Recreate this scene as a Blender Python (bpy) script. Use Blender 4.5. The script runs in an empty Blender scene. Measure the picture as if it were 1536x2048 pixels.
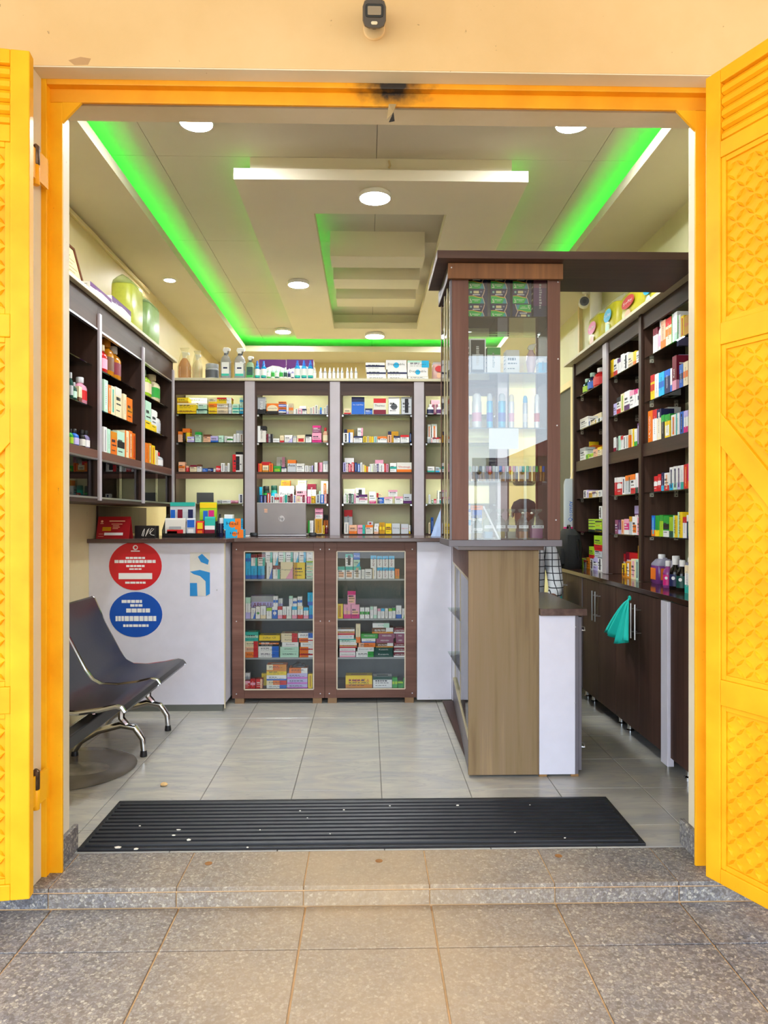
import bpy, bmesh, math, random
from mathutils import Vector, Matrix
random.seed(7)
scene = bpy.context.scene
COL = scene.collection
# ------------------------------------------------------------------ camera
F, CX, HY, CAMZ, YAW = 1450.0, 768.0, 1036.0, 1.24, math.radians(1.3)
cam_d = bpy.data.cameras.new('camera'); cam = bpy.data.objects.new('camera', cam_d); COL.objects.link(cam)
cam.location = (0, 0, CAMZ); cam.rotation_euler = (math.pi/2, 0, -YAW)
cam_d.sensor_fit = 'AUTO'; cam_d.sensor_width = 36.0; cam_d.lens = 36.0*F/2048
cam_d.shift_y = (HY-1024)/2048; cam_d.clip_start = 0.02
scene.camera = cam
# ------------------------------------------------------------------ sky, sun, exposure
SKY_STRENGTH, SUN_STRENGTH, EXPOSURE = 4.5, 1.5, 0.35
LED_WHITE, LED_GREEN, LED_SMALL, LED_SHELF = 340.0, 16.0, 150.0, 34.0
w = bpy.data.worlds.new('sky'); scene.world = w; w.use_nodes = True
nt = w.node_tree; nt.nodes.clear()
wo = nt.nodes.new('ShaderNodeOutputWorld'); bg = nt.nodes.new('ShaderNodeBackground')
tc = nt.nodes.new('ShaderNodeTexCoord'); sp = nt.nodes.new('ShaderNodeSeparateXYZ')
rp = nt.nodes.new('ShaderNodeValToRGB')
rp.color_ramp.elements[0].position = 0.0; rp.color_ramp.elements[0].color = (0.88, 0.94, 1.0, 1)
rp.color_ramp.elements[1].position = 0.8; rp.color_ramp.elements[1].color = (0.42, 0.66, 1.0, 1)
nt.links.new(tc.outputs['Generated'], sp.inputs[0]); nt.links.new(sp.outputs['Z'], rp.inputs[0])
nt.links.new(rp.outputs[0], bg.inputs[0]); bg.inputs[1].default_value = SKY_STRENGTH
nt.links.new(bg.outputs[0], wo.inputs[0])
sun_d = bpy.data.lights.new('sun', 'SUN'); sun = bpy.data.objects.new('sun', sun_d); COL.objects.link(sun)
sun_d.energy = SUN_STRENGTH; sun_d.angle = 0.01; sun_d.color = (1.0, 0.93, 0.82)
sun.rotation_euler = (math.radians(28), math.radians(-10), 0); sun.location = (0, -8, 12)
scene.view_settings.view_transform = 'Standard'; scene.view_settings.look = 'None'
scene.view_settings.exposure = EXPOSURE; scene.view_settings.gamma = 1.0
scene.view_settings.use_curve_mapping = False
cy = scene.cycles
cy.use_denoising = True; cy.max_bounces = 10; cy.diffuse_bounces = 5; cy.glossy_bounces = 4
cy.transparent_max_bounces = 24; cy.transmission_bounces = 6; cy.sample_clamp_indirect = 8.0
cy.caustics_reflective = False; cy.caustics_refractive = False

# ------------------------------------------------------------------ pixel <-> place helpers (a point of a known plane)
CS, SN = math.cos(YAW), math.sin(YAW)
def ray(px, py):
    a = (px-CX)/F; c = -(py-HY)/F
    return (a*CS+SN, -a*SN+CS, c)
def onY(px, py, Y):
    d = ray(px, py); t = Y/d[1]; return d[0]*t, CAMZ+d[2]*t
def onX(px, py, X):
    d = ray(px, py); t = X/d[0]; return d[1]*t, CAMZ+d[2]*t
def onZ(px, py, Z):
    d = ray(px, py); t = (Z-CAMZ)/d[2]; return d[0]*t, d[1]*t

# ------------------------------------------------------------------ colours and materials
def lin(h):
    h = h.lstrip('#'); r = []
    for i in (0, 2, 4):
        c = int(h[i:i+2], 16)/255; r.append(c/12.92 if c <= .04045 else ((c+.055)/1.055)**2.4)
    return (r[0], r[1], r[2], 1.0)
PAL = dict(wht=('f2f0ee','white'), off=('e4e0d6','off-white'), crm=('f0dfb8','cream'), pch=('f0b996','peach'), blk=('1c1a1c','black'),
 gry=('aeb0b4','grey'), sil=('c9cdd2','silver'), dgr=('55575c','dark grey'), red=('cf2127','red'), mar=('7d1730','maroon'), org=('ef7a1d','orange'),
 yel=('f6d21e','yellow'), gld=('c9920f','gold'), lim=('a8d22a','lime'), grn=('2aa03a','green'), dkg=('10493f','dark green'), mnt=('bfe5cf','mint'),
 tea=('2fb5a5','teal'), cya=('22b4e6','cyan'), blu=('2467c9','blue'), nav=('1e2350','navy'), lil=('c3b8e8','lilac'), pur=('571f63','purple'),
 pnk=('f0a3bd','pink'), mag=('d9237f','magenta'), mav=('93506f','mauve'), brn=('6b3f22','brown'), bei=('cdb89c','beige'), lav=('d46fd2','violet'),
 amb=('d98a14','amber'))
def col(k): return lin(PAL[k][0]) if k in PAL else lin(k)
def cname(k): return PAL[k][1] if k in PAL else 'coloured'
MATS = {}
def newmat(name):
    m = bpy.data.materials.new(name); m.use_nodes = True
    return m, m.node_tree, m.node_tree.nodes['Principled BSDF']
def nd(nt, t, **kw):
    n = nt.nodes.new(t)
    for k, v in kw.items():
        if k.startswith('i_'): n.inputs[k[2:].replace('_', ' ')].default_value = v
        else: setattr(n, k, v)
    return n
def ramp(nt, src, stops):
    r = nt.nodes.new('ShaderNodeValToRGB'); e = r.color_ramp.elements
    while len(e) > 1: e.remove(e[-1])
    e[0].position, e[0].color = stops[0]
    for p, c in stops[1:]:
        x = e.new(p); x.color = c
    nt.links.new(src, r.inputs[0]); return r.outputs[0]
def coords(nt, kind='Object', scale=(1, 1, 1)):
    if kind == 'Position':
        g = nt.nodes.new('ShaderNodeNewGeometry'); out = g.outputs['Position']
    else:
        t = nt.nodes.new('ShaderNodeTexCoord'); out = t.outputs[kind]
    mp = nt.nodes.new('ShaderNodeMapping'); mp.inputs['Scale'].default_value = scale
    nt.links.new(out, mp.inputs[0]); return mp.outputs[0]
def mixc(nt, fac, a, b):
    m = nt.nodes.new('ShaderNodeMix'); m.data_type = 'RGBA'
    for s, v in ((m.inputs[0], fac), (m.inputs[6], a), (m.inputs[7], b)):
        if hasattr(v, 'links') or hasattr(v, 'is_linked'): nt.links.new(v, s)
        else: s.default_value = v
    return m.outputs[2]
def bump(nt, bs, src, strength, dist=0.002):
    b = nt.nodes.new('ShaderNodeBump'); b.inputs['Strength'].default_value = strength; b.inputs['Distance'].default_value = dist
    nt.links.new(src, b.inputs['Height']); nt.links.new(b.outputs[0], bs.inputs['Normal'])
def plain(name, c, rough=.5, metal=0.0, noise=0.06, nscale=12, bmp=0.0, spec=.5, emit=None, es=0):
    if name in MATS: return MATS[name]
    m, nt, bs = newmat(name)
    c = lin(c) if isinstance(c, str) else c
    v = coords(nt, 'Position', (nscale,)*3)
    n = nd(nt, 'ShaderNodeTexNoise', i_Scale=1.0, i_Detail=4.0); nt.links.new(v, n.inputs['Vector'])
    lo = tuple(x*(1-noise) for x in c[:3])+(1,); hi = tuple(min(1, x*(1+noise)) for x in c[:3])+(1,)
    nt.links.new(ramp(nt, n.outputs['Fac'], [(.3, lo), (.7, hi)]), bs.inputs['Base Color'])
    bs.inputs['Roughness'].default_value = rough; bs.inputs['Metallic'].default_value = metal
    bs.inputs['Specular IOR Level'].default_value = spec
    if bmp: bump(nt, bs, n.outputs['Fac'], bmp)
    if emit:
        bs.inputs['Emission Color'].default_value = lin(emit) if isinstance(emit, str) else emit; bs.inputs['Emission Strength'].default_value = es
    MATS[name] = m; return m
def wood(name, stops, axis, rough=.4, s=1.0, streak=28):
    if name in MATS: return MATS[name]
    m, nt, bs = newmat(name)
    sc = [streak*s]*3; sc[axis] = 1.1*s
    v = coords(nt, 'Position', tuple(sc))
    n = nd(nt, 'ShaderNodeTexNoise', i_Scale=1.0, i_Detail=6.0, i_Roughness=.62, i_Distortion=.25); nt.links.new(v, n.inputs['Vector'])
    sc2 = [4.5*s]*3; sc2[axis] = .35*s
    v2 = coords(nt, 'Position', tuple(sc2))
    n2 = nd(nt, 'ShaderNodeTexNoise', i_Scale=1.0, i_Detail=2.0); nt.links.new(v2, n2.inputs['Vector'])
    ad = nd(nt, 'ShaderNodeMath', operation='MULTIPLY_ADD'); ad.inputs[1].default_value = .55
    nt.links.new(n.outputs['Fac'], ad.inputs[0])
    h = nd(nt, 'ShaderNodeMath', operation='MULTIPLY'); h.inputs[1].default_value = .45; nt.links.new(n2.outputs['Fac'], h.inputs[0])
    nt.links.new(h.outputs[0], ad.inputs[2])
    nt.links.new(ramp(nt, ad.outputs[0], [(p, lin(c)) for p, c in stops]), bs.inputs['Base Color'])
    bs.inputs['Roughness'].default_value = rough+(.1 if rough > .3 else 0); bs.inputs['Specular IOR Level'].default_value = .32 if rough > .3 else .5
    bump(nt, bs, n.outputs['Fac'], .08)
    MATS[name] = m; return m
DARK = [(.3, '2a1b16'), (.5, '3c2820'), (.7, '4f362b')]
REDW = [(.32, '58392f'), (.5, '6e4b3f'), (.68, '835e50')]
OAK = [(.3, '6a5138'), (.45, '86704f'), (.55, '8b7458'), (.7, 'a98f63')]
def wood_dark(): return wood('dark_laminate_upright', DARK, 2)
def wood_dark_x(): return wood('dark_laminate_level', DARK, 0)
def wood_dark_y(): return wood('dark_laminate_deep', DARK, 1)
def wood_red(): return wood('walnut_laminate_level', REDW, 0)
def wood_redv(): return wood('walnut_laminate_upright', REDW, 2)
def wood_door(): return wood('wenge_door_laminate', [(.32, '33201b'), (.5, '452e27'), (.68, '5a3f35')], 2, rough=.42)
def wood_oak(): return wood('weathered_oak_laminate', OAK, 2, rough=.45)
def wood_head(): return wood('warm_walnut_upright', [(.3, '5a3a20'), (.5, '7d5230'), (.7, 'a06d3e')], 2)
def white_lam(): return plain('white_laminate', 'dcdae6', .35, noise=.03)
def grey_post(): return plain('pinkish_grey_edging', 'b3aab0', .4, noise=.05)
def grey_edge(): return plain('dark_grey_edging', '68636a', .4)
def cream_board(): return plain('cream_painted_board', 'e9dcb4', .6, noise=.06, nscale=5)
def chrome(): return plain('chrome', 'dcdcdc', .12, 1.0, noise=.02)
def steel(): return plain('brushed_steel', 'c4c4c6', .3, 1.0, noise=.03)
def black_pl(): return plain('black_plastic', '18181a', .35, noise=.1)
def leather(): return plain('black_leatherette', '1d1a1b', .28, noise=.12, nscale=40, bmp=.1)
def rubber(): return plain('black_rubber', '1b1b1f', .45, noise=.25, nscale=20, bmp=.2)
def paper(): return plain('white_paper', 'f4f4f2', .7, noise=.01)
def paint(c, rough=.45): return plain('ink_'+c, PAL[c][0] if c in PAL else c, rough, noise=.03)
def yellow_paint():
    if 'yellow_gloss_paint' in MATS: return MATS['yellow_gloss_paint']
    m, nt, bs = newmat('yellow_gloss_paint')
    v = coords(nt, 'Position', (7, 7, 7)); n = nd(nt, 'ShaderNodeTexNoise', i_Scale=1.0, i_Detail=5.0); nt.links.new(v, n.inputs['Vector'])
    base = ramp(nt, n.outputs['Fac'], [(.3, lin('eda40c')), (.7, lin('f7b81a'))])
    v2 = coords(nt, 'Position', (55, 55, 22)); n2 = nd(nt, 'ShaderNodeTexNoise', i_Scale=1.0, i_Detail=6.0, i_Roughness=.7); nt.links.new(v2, n2.inputs['Vector'])
    chip = ramp(nt, n2.outputs['Fac'], [(.70, (0, 0, 0, 1)), (.72, (1, 1, 1, 1))])
    nt.links.new(mixc(nt, chip, base, lin('6a4a2c')), bs.inputs['Base Color'])
    bs.inputs['Roughness'].default_value = .5; bs.inputs['Specular IOR Level'].default_value = .3; bump(nt, bs, n.outputs['Fac'], .15)
    MATS['yellow_gloss_paint'] = m; return m
def plaster(name, c1, c2, rough=.75):
    if name in MATS: return MATS[name]
    m, nt, bs = newmat(name)
    v = coords(nt, 'Position', (2.2, 2.2, 2.2)); n = nd(nt, 'ShaderNodeTexNoise', i_Scale=1.0, i_Detail=7.0, i_Roughness=.6); nt.links.new(v, n.inputs['Vector'])
    base = ramp(nt, n.outputs['Fac'], [(.3, lin(c1)), (.7, lin(c2))])
    v2 = coords(nt, 'Position', (38, 38, 38)); n2 = nd(nt, 'ShaderNodeTexNoise', i_Scale=1.0, i_Detail=3.0); nt.links.new(v2, n2.inputs['Vector'])
    sp_ = ramp(nt, n2.outputs['Fac'], [(.74, (0, 0, 0, 1)), (.78, (1, 1, 1, 1))])
    nt.links.new(mixc(nt, sp_, base, lin('a8895c')), bs.inputs['Base Color'])
    bs.inputs['Roughness'].default_value = rough; bump(nt, bs, n.outputs['Fac'], .35, .004)
    MATS[name] = m; return m
def granite(name='pebble_granite', dusty=1.0):
    if name in MATS: return MATS[name]
    m, nt, bs = newmat(name)
    v = coords(nt, 'Position', (105, 105, 105))
    nz = nd(nt, 'ShaderNodeTexNoise', i_Scale=.6, i_Detail=3.0); nt.links.new(v, nz.inputs['Vector'])
    dv = nd(nt, 'ShaderNodeVectorMath', operation='MULTIPLY_ADD'); dv.inputs[1].default_value = (1.6, 1.6, 1.6)
    nt.links.new(nz.outputs['Color'], dv.inputs[0]); nt.links.new(v, dv.inputs[2])
    vo = nd(nt, 'ShaderNodeTexVoronoi', i_Scale=1.0); nt.links.new(dv.outputs[0], vo.inputs['Vector'])
    sx = nd(nt, 'ShaderNodeSeparateColor'); nt.links.new(vo.outputs['Color'], sx.inputs[0])
    peb = ramp(nt, sx.outputs[0], [(0, lin('4d4f56')), (.25, lin('686a72')), (.55, lin('83858a')), (.85, lin('98968f')), (1, lin('bdb8ac'))])
    ve = nd(nt, 'ShaderNodeTexVoronoi', feature='DISTANCE_TO_EDGE', i_Scale=1.0); nt.links.new(dv.outputs[0], ve.inputs['Vector'])
    edge = ramp(nt, ve.outputs['Distance'], [(.0, (0, 0, 0, 1)), (.12, (1, 1, 1, 1))])
    c = mixc(nt, edge, lin('5a5b60'), peb)
    v3 = coords(nt, 'Position', (170, 170, 170)); n3 = nd(nt, 'ShaderNodeTexNoise', i_Scale=1.0, i_Detail=2.0); nt.links.new(v3, n3.inputs['Vector'])
    grit = ramp(nt, n3.outputs['Fac'], [(.35, (.62, .62, .62, 1)), (.65, (1.15, 1.15, 1.15, 1))])
    mu = nt.nodes.new('ShaderNodeMix'); mu.data_type = 'RGBA'; mu.blend_type = 'MULTIPLY'; mu.inputs[0].default_value = .95
    nt.links.new(c, mu.inputs[6]); nt.links.new(grit, mu.inputs[7]); c = mu.outputs[2]
    # trodden sandy dust, thickest on the way in
    pos = nt.nodes.new('ShaderNodeNewGeometry'); sx2 = nd(nt, 'ShaderNodeSeparateXYZ'); nt.links.new(pos.outputs['Position'], sx2.inputs[0])
    ab = nd(nt, 'ShaderNodeMath', operation='ABSOLUTE'); nt.links.new(sx2.outputs['X'], ab.inputs[0])
    fall = ramp(nt, ab.outputs[0], [(.15, (1, 1, 1, 1)), (.95, (0, 0, 0, 1))])
    v4 = coords(nt, 'Position', (2.6, 2.6, 2.6)); n4 = nd(nt, 'ShaderNodeTexNoise', i_Scale=1.0, i_Detail=6.0, i_Roughness=.65); nt.links.new(v4, n4.inputs['Vector'])
    dn = ramp(nt, n4.outputs['Fac'], [(.28, (0, 0, 0, 1)), (.62, (1, 1, 1, 1))])
    mm = nd(nt, 'ShaderNodeMath', operation='MULTIPLY_ADD'); mm.inputs[1].default_value = .60
    nt.links.new(fall, mm.inputs[0]); 
    m2 = nd(nt, 'ShaderNodeMath', operation='MULTIPLY'); m2.inputs[1].default_value = .22; nt.links.new(dn, m2.inputs[0]); nt.links.new(m2.outputs[0], mm.inputs[2])
    m3 = nd(nt, 'ShaderNodeMath', operation='MULTIPLY'); m3.inputs[1].default_value = dusty; nt.links.new(mm.outputs[0], m3.inputs[0])
    nt.links.new(mixc(nt, m3.outputs[0], c, lin('b59b76')), bs.inputs['Base Color'])
    bs.inputs['Roughness'].default_value = .6; bump(nt, bs, ve.outputs['Distance'], .12)
    MATS[name] = m; return m
def floor_tile():
    if 'veined_grey_tile' in MATS: return MATS['veined_grey_tile']
    m, nt, bs = newmat('veined_grey_tile')
    v = coords(nt, 'Position', (2.0, 5.0, 3)); n = nd(nt, 'ShaderNodeTexNoise', i_Scale=1.0, i_Detail=6.0, i_Distortion=2.2); nt.links.new(v, n.inputs['Vector'])
    base = ramp(nt, n.outputs['Fac'], [(.3, lin('aaa9a6')), (.5, lin('b3afa6')), (.7, lin('bfb9ac'))])
    mp = nd(nt, 'ShaderNodeMapping'); mp.inputs['Rotation'].default_value = (0, 0, .7); mp.inputs['Scale'].default_value = (2.2, 12, 6)
    g = nt.nodes.new('ShaderNodeNewGeometry'); nt.links.new(g.outputs['Position'], mp.inputs[0])
    n2 = nd(nt, 'ShaderNodeTexNoise', i_Scale=1.0, i_Detail=7.0, i_Distortion=1.5); nt.links.new(mp.outputs[0], n2.inputs['Vector'])
    vein = ramp(nt, n2.outputs['Fac'], [(.47, (0, 0, 0, 1)), (.5, (.4, .4, .4, 1)), (.53, (0, 0, 0, 1))])
    nt.links.new(mixc(nt, vein, base, lin('97989a')), bs.inputs['Base Color'])
    bs.inputs['Roughness'].default_value = .22
    MATS['veined_grey_tile'] = m; return m
def glass(name='clear_glass', tint=(1, 1, 1, 1), ior=1.5, rough=0.0):
    if name in MATS: return MATS[name]
    m = bpy.data.materials.new(name); m.use_nodes = True; nt = m.node_tree; nt.nodes.clear()
    o = nt.nodes.new('ShaderNodeOutputMaterial'); mx = nt.nodes.new('ShaderNodeMixShader')
    fr = nd(nt, 'ShaderNodeFresnel'); fr.inputs[0].default_value = ior
    tr = nt.nodes.new('ShaderNodeBsdfTransparent'); tr.inputs[0].default_value = tint
    gl = nt.nodes.new('ShaderNodeBsdfGlossy'); gl.inputs['Roughness'].default_value = rough
    nt.links.new(fr.outputs[0], mx.inputs[0]); nt.links.new(tr.outputs[0], mx.inputs[1]); nt.links.new(gl.outputs[0], mx.inputs[2])
    nt.links.new(mx.outputs[0], o.inputs[0]); MATS[name] = m; return m
def film(name, c, amount=.5, rough=.15):
    """thin tinted plastic or liquid: part see-through, part its own colour"""
    if name in MATS: return MATS[name]
    m, nt, bs = newmat(name); c = lin(c) if isinstance(c, str) else c
    bs.inputs['Base Color'].default_value = c; bs.inputs['Roughness'].default_value = rough
    tr = nt.nodes.new('ShaderNodeBsdfTransparent'); tr.inputs[0].default_value = tuple(.35+.65*x for x in c[:3])+(1,)
    mx = nt.nodes.new('ShaderNodeMixShader'); mx.inputs[0].default_value = amount
    o = nt.nodes['Material Output']; nt.links.new(tr.outputs[0], mx.inputs[1]); nt.links.new(bs.outputs[0], mx.inputs[2]); nt.links.new(mx.outputs[0], o.inputs[0])
    MATS[name] = m; return m
def emission(name, c, s):
    if name in MATS: return MATS[name]
    m = bpy.data.materials.new(name); m.use_nodes = True; nt = m.node_tree; nt.nodes.clear()
    o = nt.nodes.new('ShaderNodeOutputMaterial'); e = nt.nodes.new('ShaderNodeEmission')
    e.inputs[0].default_value = c; e.inputs[1].default_value = s; nt.links.new(e.outputs[0], o.inputs[0]); MATS[name] = m; return m
def printed():
    """packaging: each face carries its own ink"""
    if 'printed_card' in MATS: return MATS['printed_card']
    m, nt, bs = newmat('printed_card')
    a = nd(nt, 'ShaderNodeAttribute', attribute_name='Ink'); nt.links.new(a.outputs['Color'], bs.inputs['Base Color'])
    bs.inputs['Roughness'].default_value = .5; bs.inputs['Specular IOR Level'].default_value = .3
    MATS['printed_card'] = m; return m

# ------------------------------------------------------------------ mesh building
class MB:
    def __init__(s): s.v = []; s.f = []; s.c = []; s.ink = False
    def add(s, vs, fs, c=None):
        b = len(s.v); s.v += [tuple(p) for p in vs]
        for f in fs: s.f.append([i+b for i in f]); s.c.append(c)
        if c is not None: s.ink = True
        return s
    def box(s, x0, x1, y0, y1, z0, z1, c=None):
        return s.add([(x0,y0,z0),(x1,y0,z0),(x1,y1,z0),(x0,y1,z0),(x0,y0,z1),(x1,y0,z1),(x1,y1,z1),(x0,y1,z1)],
                     [(3,2,1,0),(4,5,6,7),(0,1,5,4),(1,2,6,5),(2,3,7,6),(3,0,4,7)], c)
    def poly(s, pts, c=None): return s.add(pts, [tuple(range(len(pts)))], c)
    def prism(s, pts, axis, a, b, c=None):
        n = len(pts)
        def P(p, t): return {0: (t, p[0], p[1]), 1: (p[0], t, p[1]), 2: (p[0], p[1], t)}[axis]
        vs = [P(p, a) for p in pts]+[P(p, b) for p in pts]
        fs = [tuple(range(n))[::-1], tuple(range(n, 2*n))]+[(i, (i+1) % n, n+(i+1) % n, n+i) for i in range(n)]
        return s.add(vs, fs, c)
    def lathe(s, prof, n=16, cx=0, cy=0, cz=0, c=None, sx=1, sy=1):
        vs = []; fs = []
        for r, z in prof:
            for k in range(n):
                a = 2*math.pi*k/n; vs.append((cx+r*sx*math.cos(a), cy+r*sy*math.sin(a), cz+z))
        for i in range(len(prof)-1):
            for k in range(n): fs.append((i*n+k, i*n+(k+1) % n, (i+1)*n+(k+1) % n, (i+1)*n+k))
        fs.append(tuple(range(n))[::-1]); fs.append(tuple((len(prof)-1)*n+k for k in range(n)))
        return s.add(vs, fs, c)
    def rlathe(s, prof, w, d, k=.25, c=None, cx=0, cy=0, cz=0):
        """lathe with a rounded-rectangle section: prof = (scale, z)"""
        ring = []
        for (sx, sy, a0) in ((1, 1, 0), (-1, 1, 90), (-1, -1, 180), (1, -1, 270)):
            r = k*min(w, d)
            for a in (0, 45, 90):
                t = math.radians(a0+a); ring.append((sx*(w/2-r)+r*math.cos(t), sy*(d/2-r)+r*math.sin(t)))
        n = len(ring); vs = []; fs = []
        for q, z in prof:
            qx, qy = q if isinstance(q, tuple) else (q, q)
            vs += [(cx+x*qx, cy+y*qy, cz+z) for x, y in ring]
        for i in range(len(prof)-1):
            for k2 in range(n): fs.append((i*n+k2, i*n+(k2+1) % n, (i+1)*n+(k2+1) % n, (i+1)*n+k2))
        fs.append(tuple(range(n))[::-1]); fs.append(tuple((len(prof)-1)*n+k2 for k2 in range(n)))
        return s.add(vs, fs, c)
    def tube(s, pts, r, n=8, c=None):
        pts = [Vector(p) for p in pts]; vs = []; fs = []; prev = None
        for i, p in enumerate(pts):
            t = (pts[min(i+1, len(pts)-1)]-pts[max(i-1, 0)]).normalized()
            up = Vector((0, 0, 1)) if abs(t.z) < .9 else Vector((1, 0, 0))
            if prev is not None: up = prev
            x = t.cross(up).normalized(); y = x.cross(t).normalized(); prev = y
            rr = r[i] if isinstance(r, (list, tuple)) else r
            for k in range(n):
                a = 2*math.pi*k/n; q = p+x*rr*math.cos(a)+y*rr*math.sin(a); vs.append(tuple(q))
        for i in range(len(pts)-1):
            for k in range(n): fs.append((i*n+k, i*n+(k+1) % n, (i+1)*n+(k+1) % n, (i+1)*n+k))
        fs.append(tuple(range(n))[::-1]); fs.append(tuple((len(pts)-1)*n+k for k in range(n)))
        return s.add(vs, fs, c)
    def xform(s, M):
        s.v = [tuple(M @ Vector(p)) for p in s.v]; return s
    def mesh(s, name):
        me = bpy.data.meshes.new(name); me.from_pydata(s.v, [], s.f)
        if s.ink:
            at = me.attributes.new('Ink', 'FLOAT_COLOR', 'FACE')
            for i, c in enumerate(s.c): at.data[i].color = c if c is not None else (.8, .8, .8, 1)
        else:
            b = bmesh.new(); b.from_mesh(me); bmesh.ops.recalc_face_normals(b, faces=b.faces); b.to_mesh(me); b.free()
        me.update(); return me
    def build(s, name, mat=None, parent=None, loc=None, rz=0.0, smooth=False, bevel=0.0, **tags):
        me = s.mesh(name); o = bpy.data.objects.new(name, me); COL.objects.link(o)
        me.materials.append(mat or printed())
        if smooth:
            for p in me.polygons: p.use_smooth = True
            try: me.set_sharp_from_angle(angle=math.radians(40))
            except Exception: pass
        if parent: o.parent = parent
        if loc: o.location = loc
        o.rotation_euler = (0, 0, rz)
        if bevel:
            b = o.modifiers.new('bevel', 'BEVEL'); b.width = bevel; b.segments = 2; b.limit_method = 'ANGLE'
        tag(o, **tags); return o
def tag(o, label=None, cat=None, group=None, kind=None):
    if label: o['label'] = label
    if cat: o['category'] = cat
    if group: o['group'] = group
    if kind: o['kind'] = kind
    return o
def thing(name, loc=(0, 0, 0), rz=0.0, **tags):
    o = bpy.data.objects.new(name, None); COL.objects.link(o); o.location = loc; o.rotation_euler = (0, 0, rz)
    o.empty_display_size = .05
    return tag(o, **tags)
def BX(x0, x1, y0, y1, z0, z1): return MB().box(x0, x1, y0, y1, z0, z1)
def copy_tree(o, parent=None):
    c = o.copy(); COL.objects.link(c); c.parent = parent
    for ch in list(o.children): copy_tree(ch, c)
    return c
TEXTS = []
def lettering(parent, s, x, z, size, c='blk', y=-.0012, rz=0.0, wide=None, rot=(0, 0, 0), align='CENTER', name='lettering'):
    """flat lettering on a front that faces local -Y; rot.y turns it in the plane"""
    cu = bpy.data.curves.new(name, 'FONT'); cu.body = s; cu.size = size; cu.align_x = align; cu.align_y = 'CENTER'; cu.resolution_u = 1
    o = bpy.data.objects.new(name, cu); COL.objects.link(o); o.parent = parent
    o.location = (x, y, z); o.rotation_euler = (math.pi/2, rz, 0)
    cu.materials.append(paint(c))
    TEXTS.append((o, wide)); return o
def finish_text():
    bpy.context.view_layer.update(); dg = bpy.context.evaluated_depsgraph_get()
    done = []
    for o, wide in TEXTS:
        me = bpy.data.meshes.new_from_object(o.evaluated_get(dg)); done.append(me)
    for (o, wide), me in zip(TEXTS, done):
        m = bpy.data.objects.new(o.name, me); COL.objects.link(m); m.parent = o.parent; m.location = o.location
        m.rotation_euler = o.rotation_euler; m.scale = o.scale
        if wide and len(me.vertices):
            xs = [v.co.x for v in me.vertices]; wd = max(xs)-min(xs)
            if wd > 1e-6: m.scale = (wide/wd, 1, 1)
        nm = o.name; cu = o.data; bpy.data.objects.remove(o); bpy.data.curves.remove(cu); m.name = 'lettering'
# ================================================================== THE SETTING
XL, XR, YB, ZU, ZS = -1.78, 1.88, 8.70, 3.25, 3.10     # room: left, right, back, upper ceiling, soffit
GZ = -0.068                                            # pavement outside
cream_out = plaster('cream_outside_plaster', 'd6b27a', 'e0be8a')
cream_in = plaster('cream_inside_paint', 'd9c693', 'e3d3a4', .45)
pale_trim = plaster('pale_reveal_paint', 'd9cba8', 'e6dac0', .6)
ceil_m = plain('ceiling_paint', 'd8d0c0', .7, noise=.03, nscale=2)
ceil_l = plain('ceiling_face_paint', 'd6cdb4', .7, noise=.03, nscale=2)
S = dict(kind='structure')
MB().prism([(-3.4, GZ), (-3.4, 3.6), (3.6, 3.6), (3.6, GZ), (1.25, GZ), (1.25, 2.76), (-1.13, 2.76), (-1.13, GZ)], 1, 2.46, 2.60).build('wall_front', cream_out, **S)
MB().prism([(-3.4, GZ), (-3.4, 3.6), (3.6, 3.6), (3.6, GZ), (1.207, GZ), (1.207, 2.705), (-1.10, 2.705), (-1.10, GZ)], 1, 2.60, 2.70).build('trim_1', pale_trim, **S)
BX(XL-.12, XL, 2.70, YB, -.05, 3.5).build('wall_left', cream_in, **S)
BX(XR, XR+.12, 2.70, YB, -.05, 3.5).build('wall_right', plaster('pale_green_cream_paint', 'c9c79a', 'd6d4aa', .5), **S)
BX(XL-.12, XR+.12, YB, YB+.12, -.05, 3.5).build('wall_back', cream_in, **S)
MB().prism([(-1.1305, 0), (-1.1305, 2.7605), (1.2505, 2.7605), (1.2505, 0), (1.246, 0), (1.246, 2.756), (-1.126, 2.756), (-1.126, 0)], 1, 2.4615, 2.5275).build('trim_6', pale_trim, **S)
# granite plinth on the reveals
for (x0, x1, n) in ((-1.10, -1.083, 'baseboard_left'), (1.190, 1.207, 'baseboard_right')):
    BX(x0, x1, 2.60, 2.742, 0, .095).build(n, granite('plinth_granite', .8), bevel=.003, **S)
# plaster chip above the door
MB().prism([(-1.005, 2.778), (-.985, 2.762), (-.94, 2.764), (-.93, 2.785), (-.965, 2.79)], 1, 2.4595, 2.462).build('trim_2', plain('bare_plaster', 'b58f62', .9), **S)
# ---- ceiling
cg = BX(XL, XR, 2.70, YB, ZU+.012, ZU+.05).build('ceiling', plain('ceiling_joint', '7d776c', .8), **S)
xs = [XL, -1.17, .05, 1.27, XR]; ys = [2.70, 4.05, 5.28, 6.5, 7.7, YB]
for i in range(4):
    for j in range(5):
        BX(xs[i]+.0015, xs[i+1]-.0015, ys[j]+.0015, ys[j+1]-.0015, ZU, ZU+.014).build('ceiling_panel', ceil_m, cg)
SL, SR, SB = -1.36, 1.45, 8.12
soff = MB().prism([(XL, 2.70), (XL, YB), (XR, YB), (XR, 2.70), (SR, 2.70), (SR, SB), (SL, SB), (SL, 2.70)], 2, ZS, ZS+.02).build('trim_3', ceil_l, **S)
MB().prism([(SL-.014, 2.70), (SL-.014, SB+.014), (SR+.014, SB+.014), (SR+.014, 2.70), (SR, 2.70), (SR, SB), (SL, SB), (SL, 2.70)], 2, ZS+.02, ZS+.062).build('trim_5', ceil_l, **S)
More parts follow.
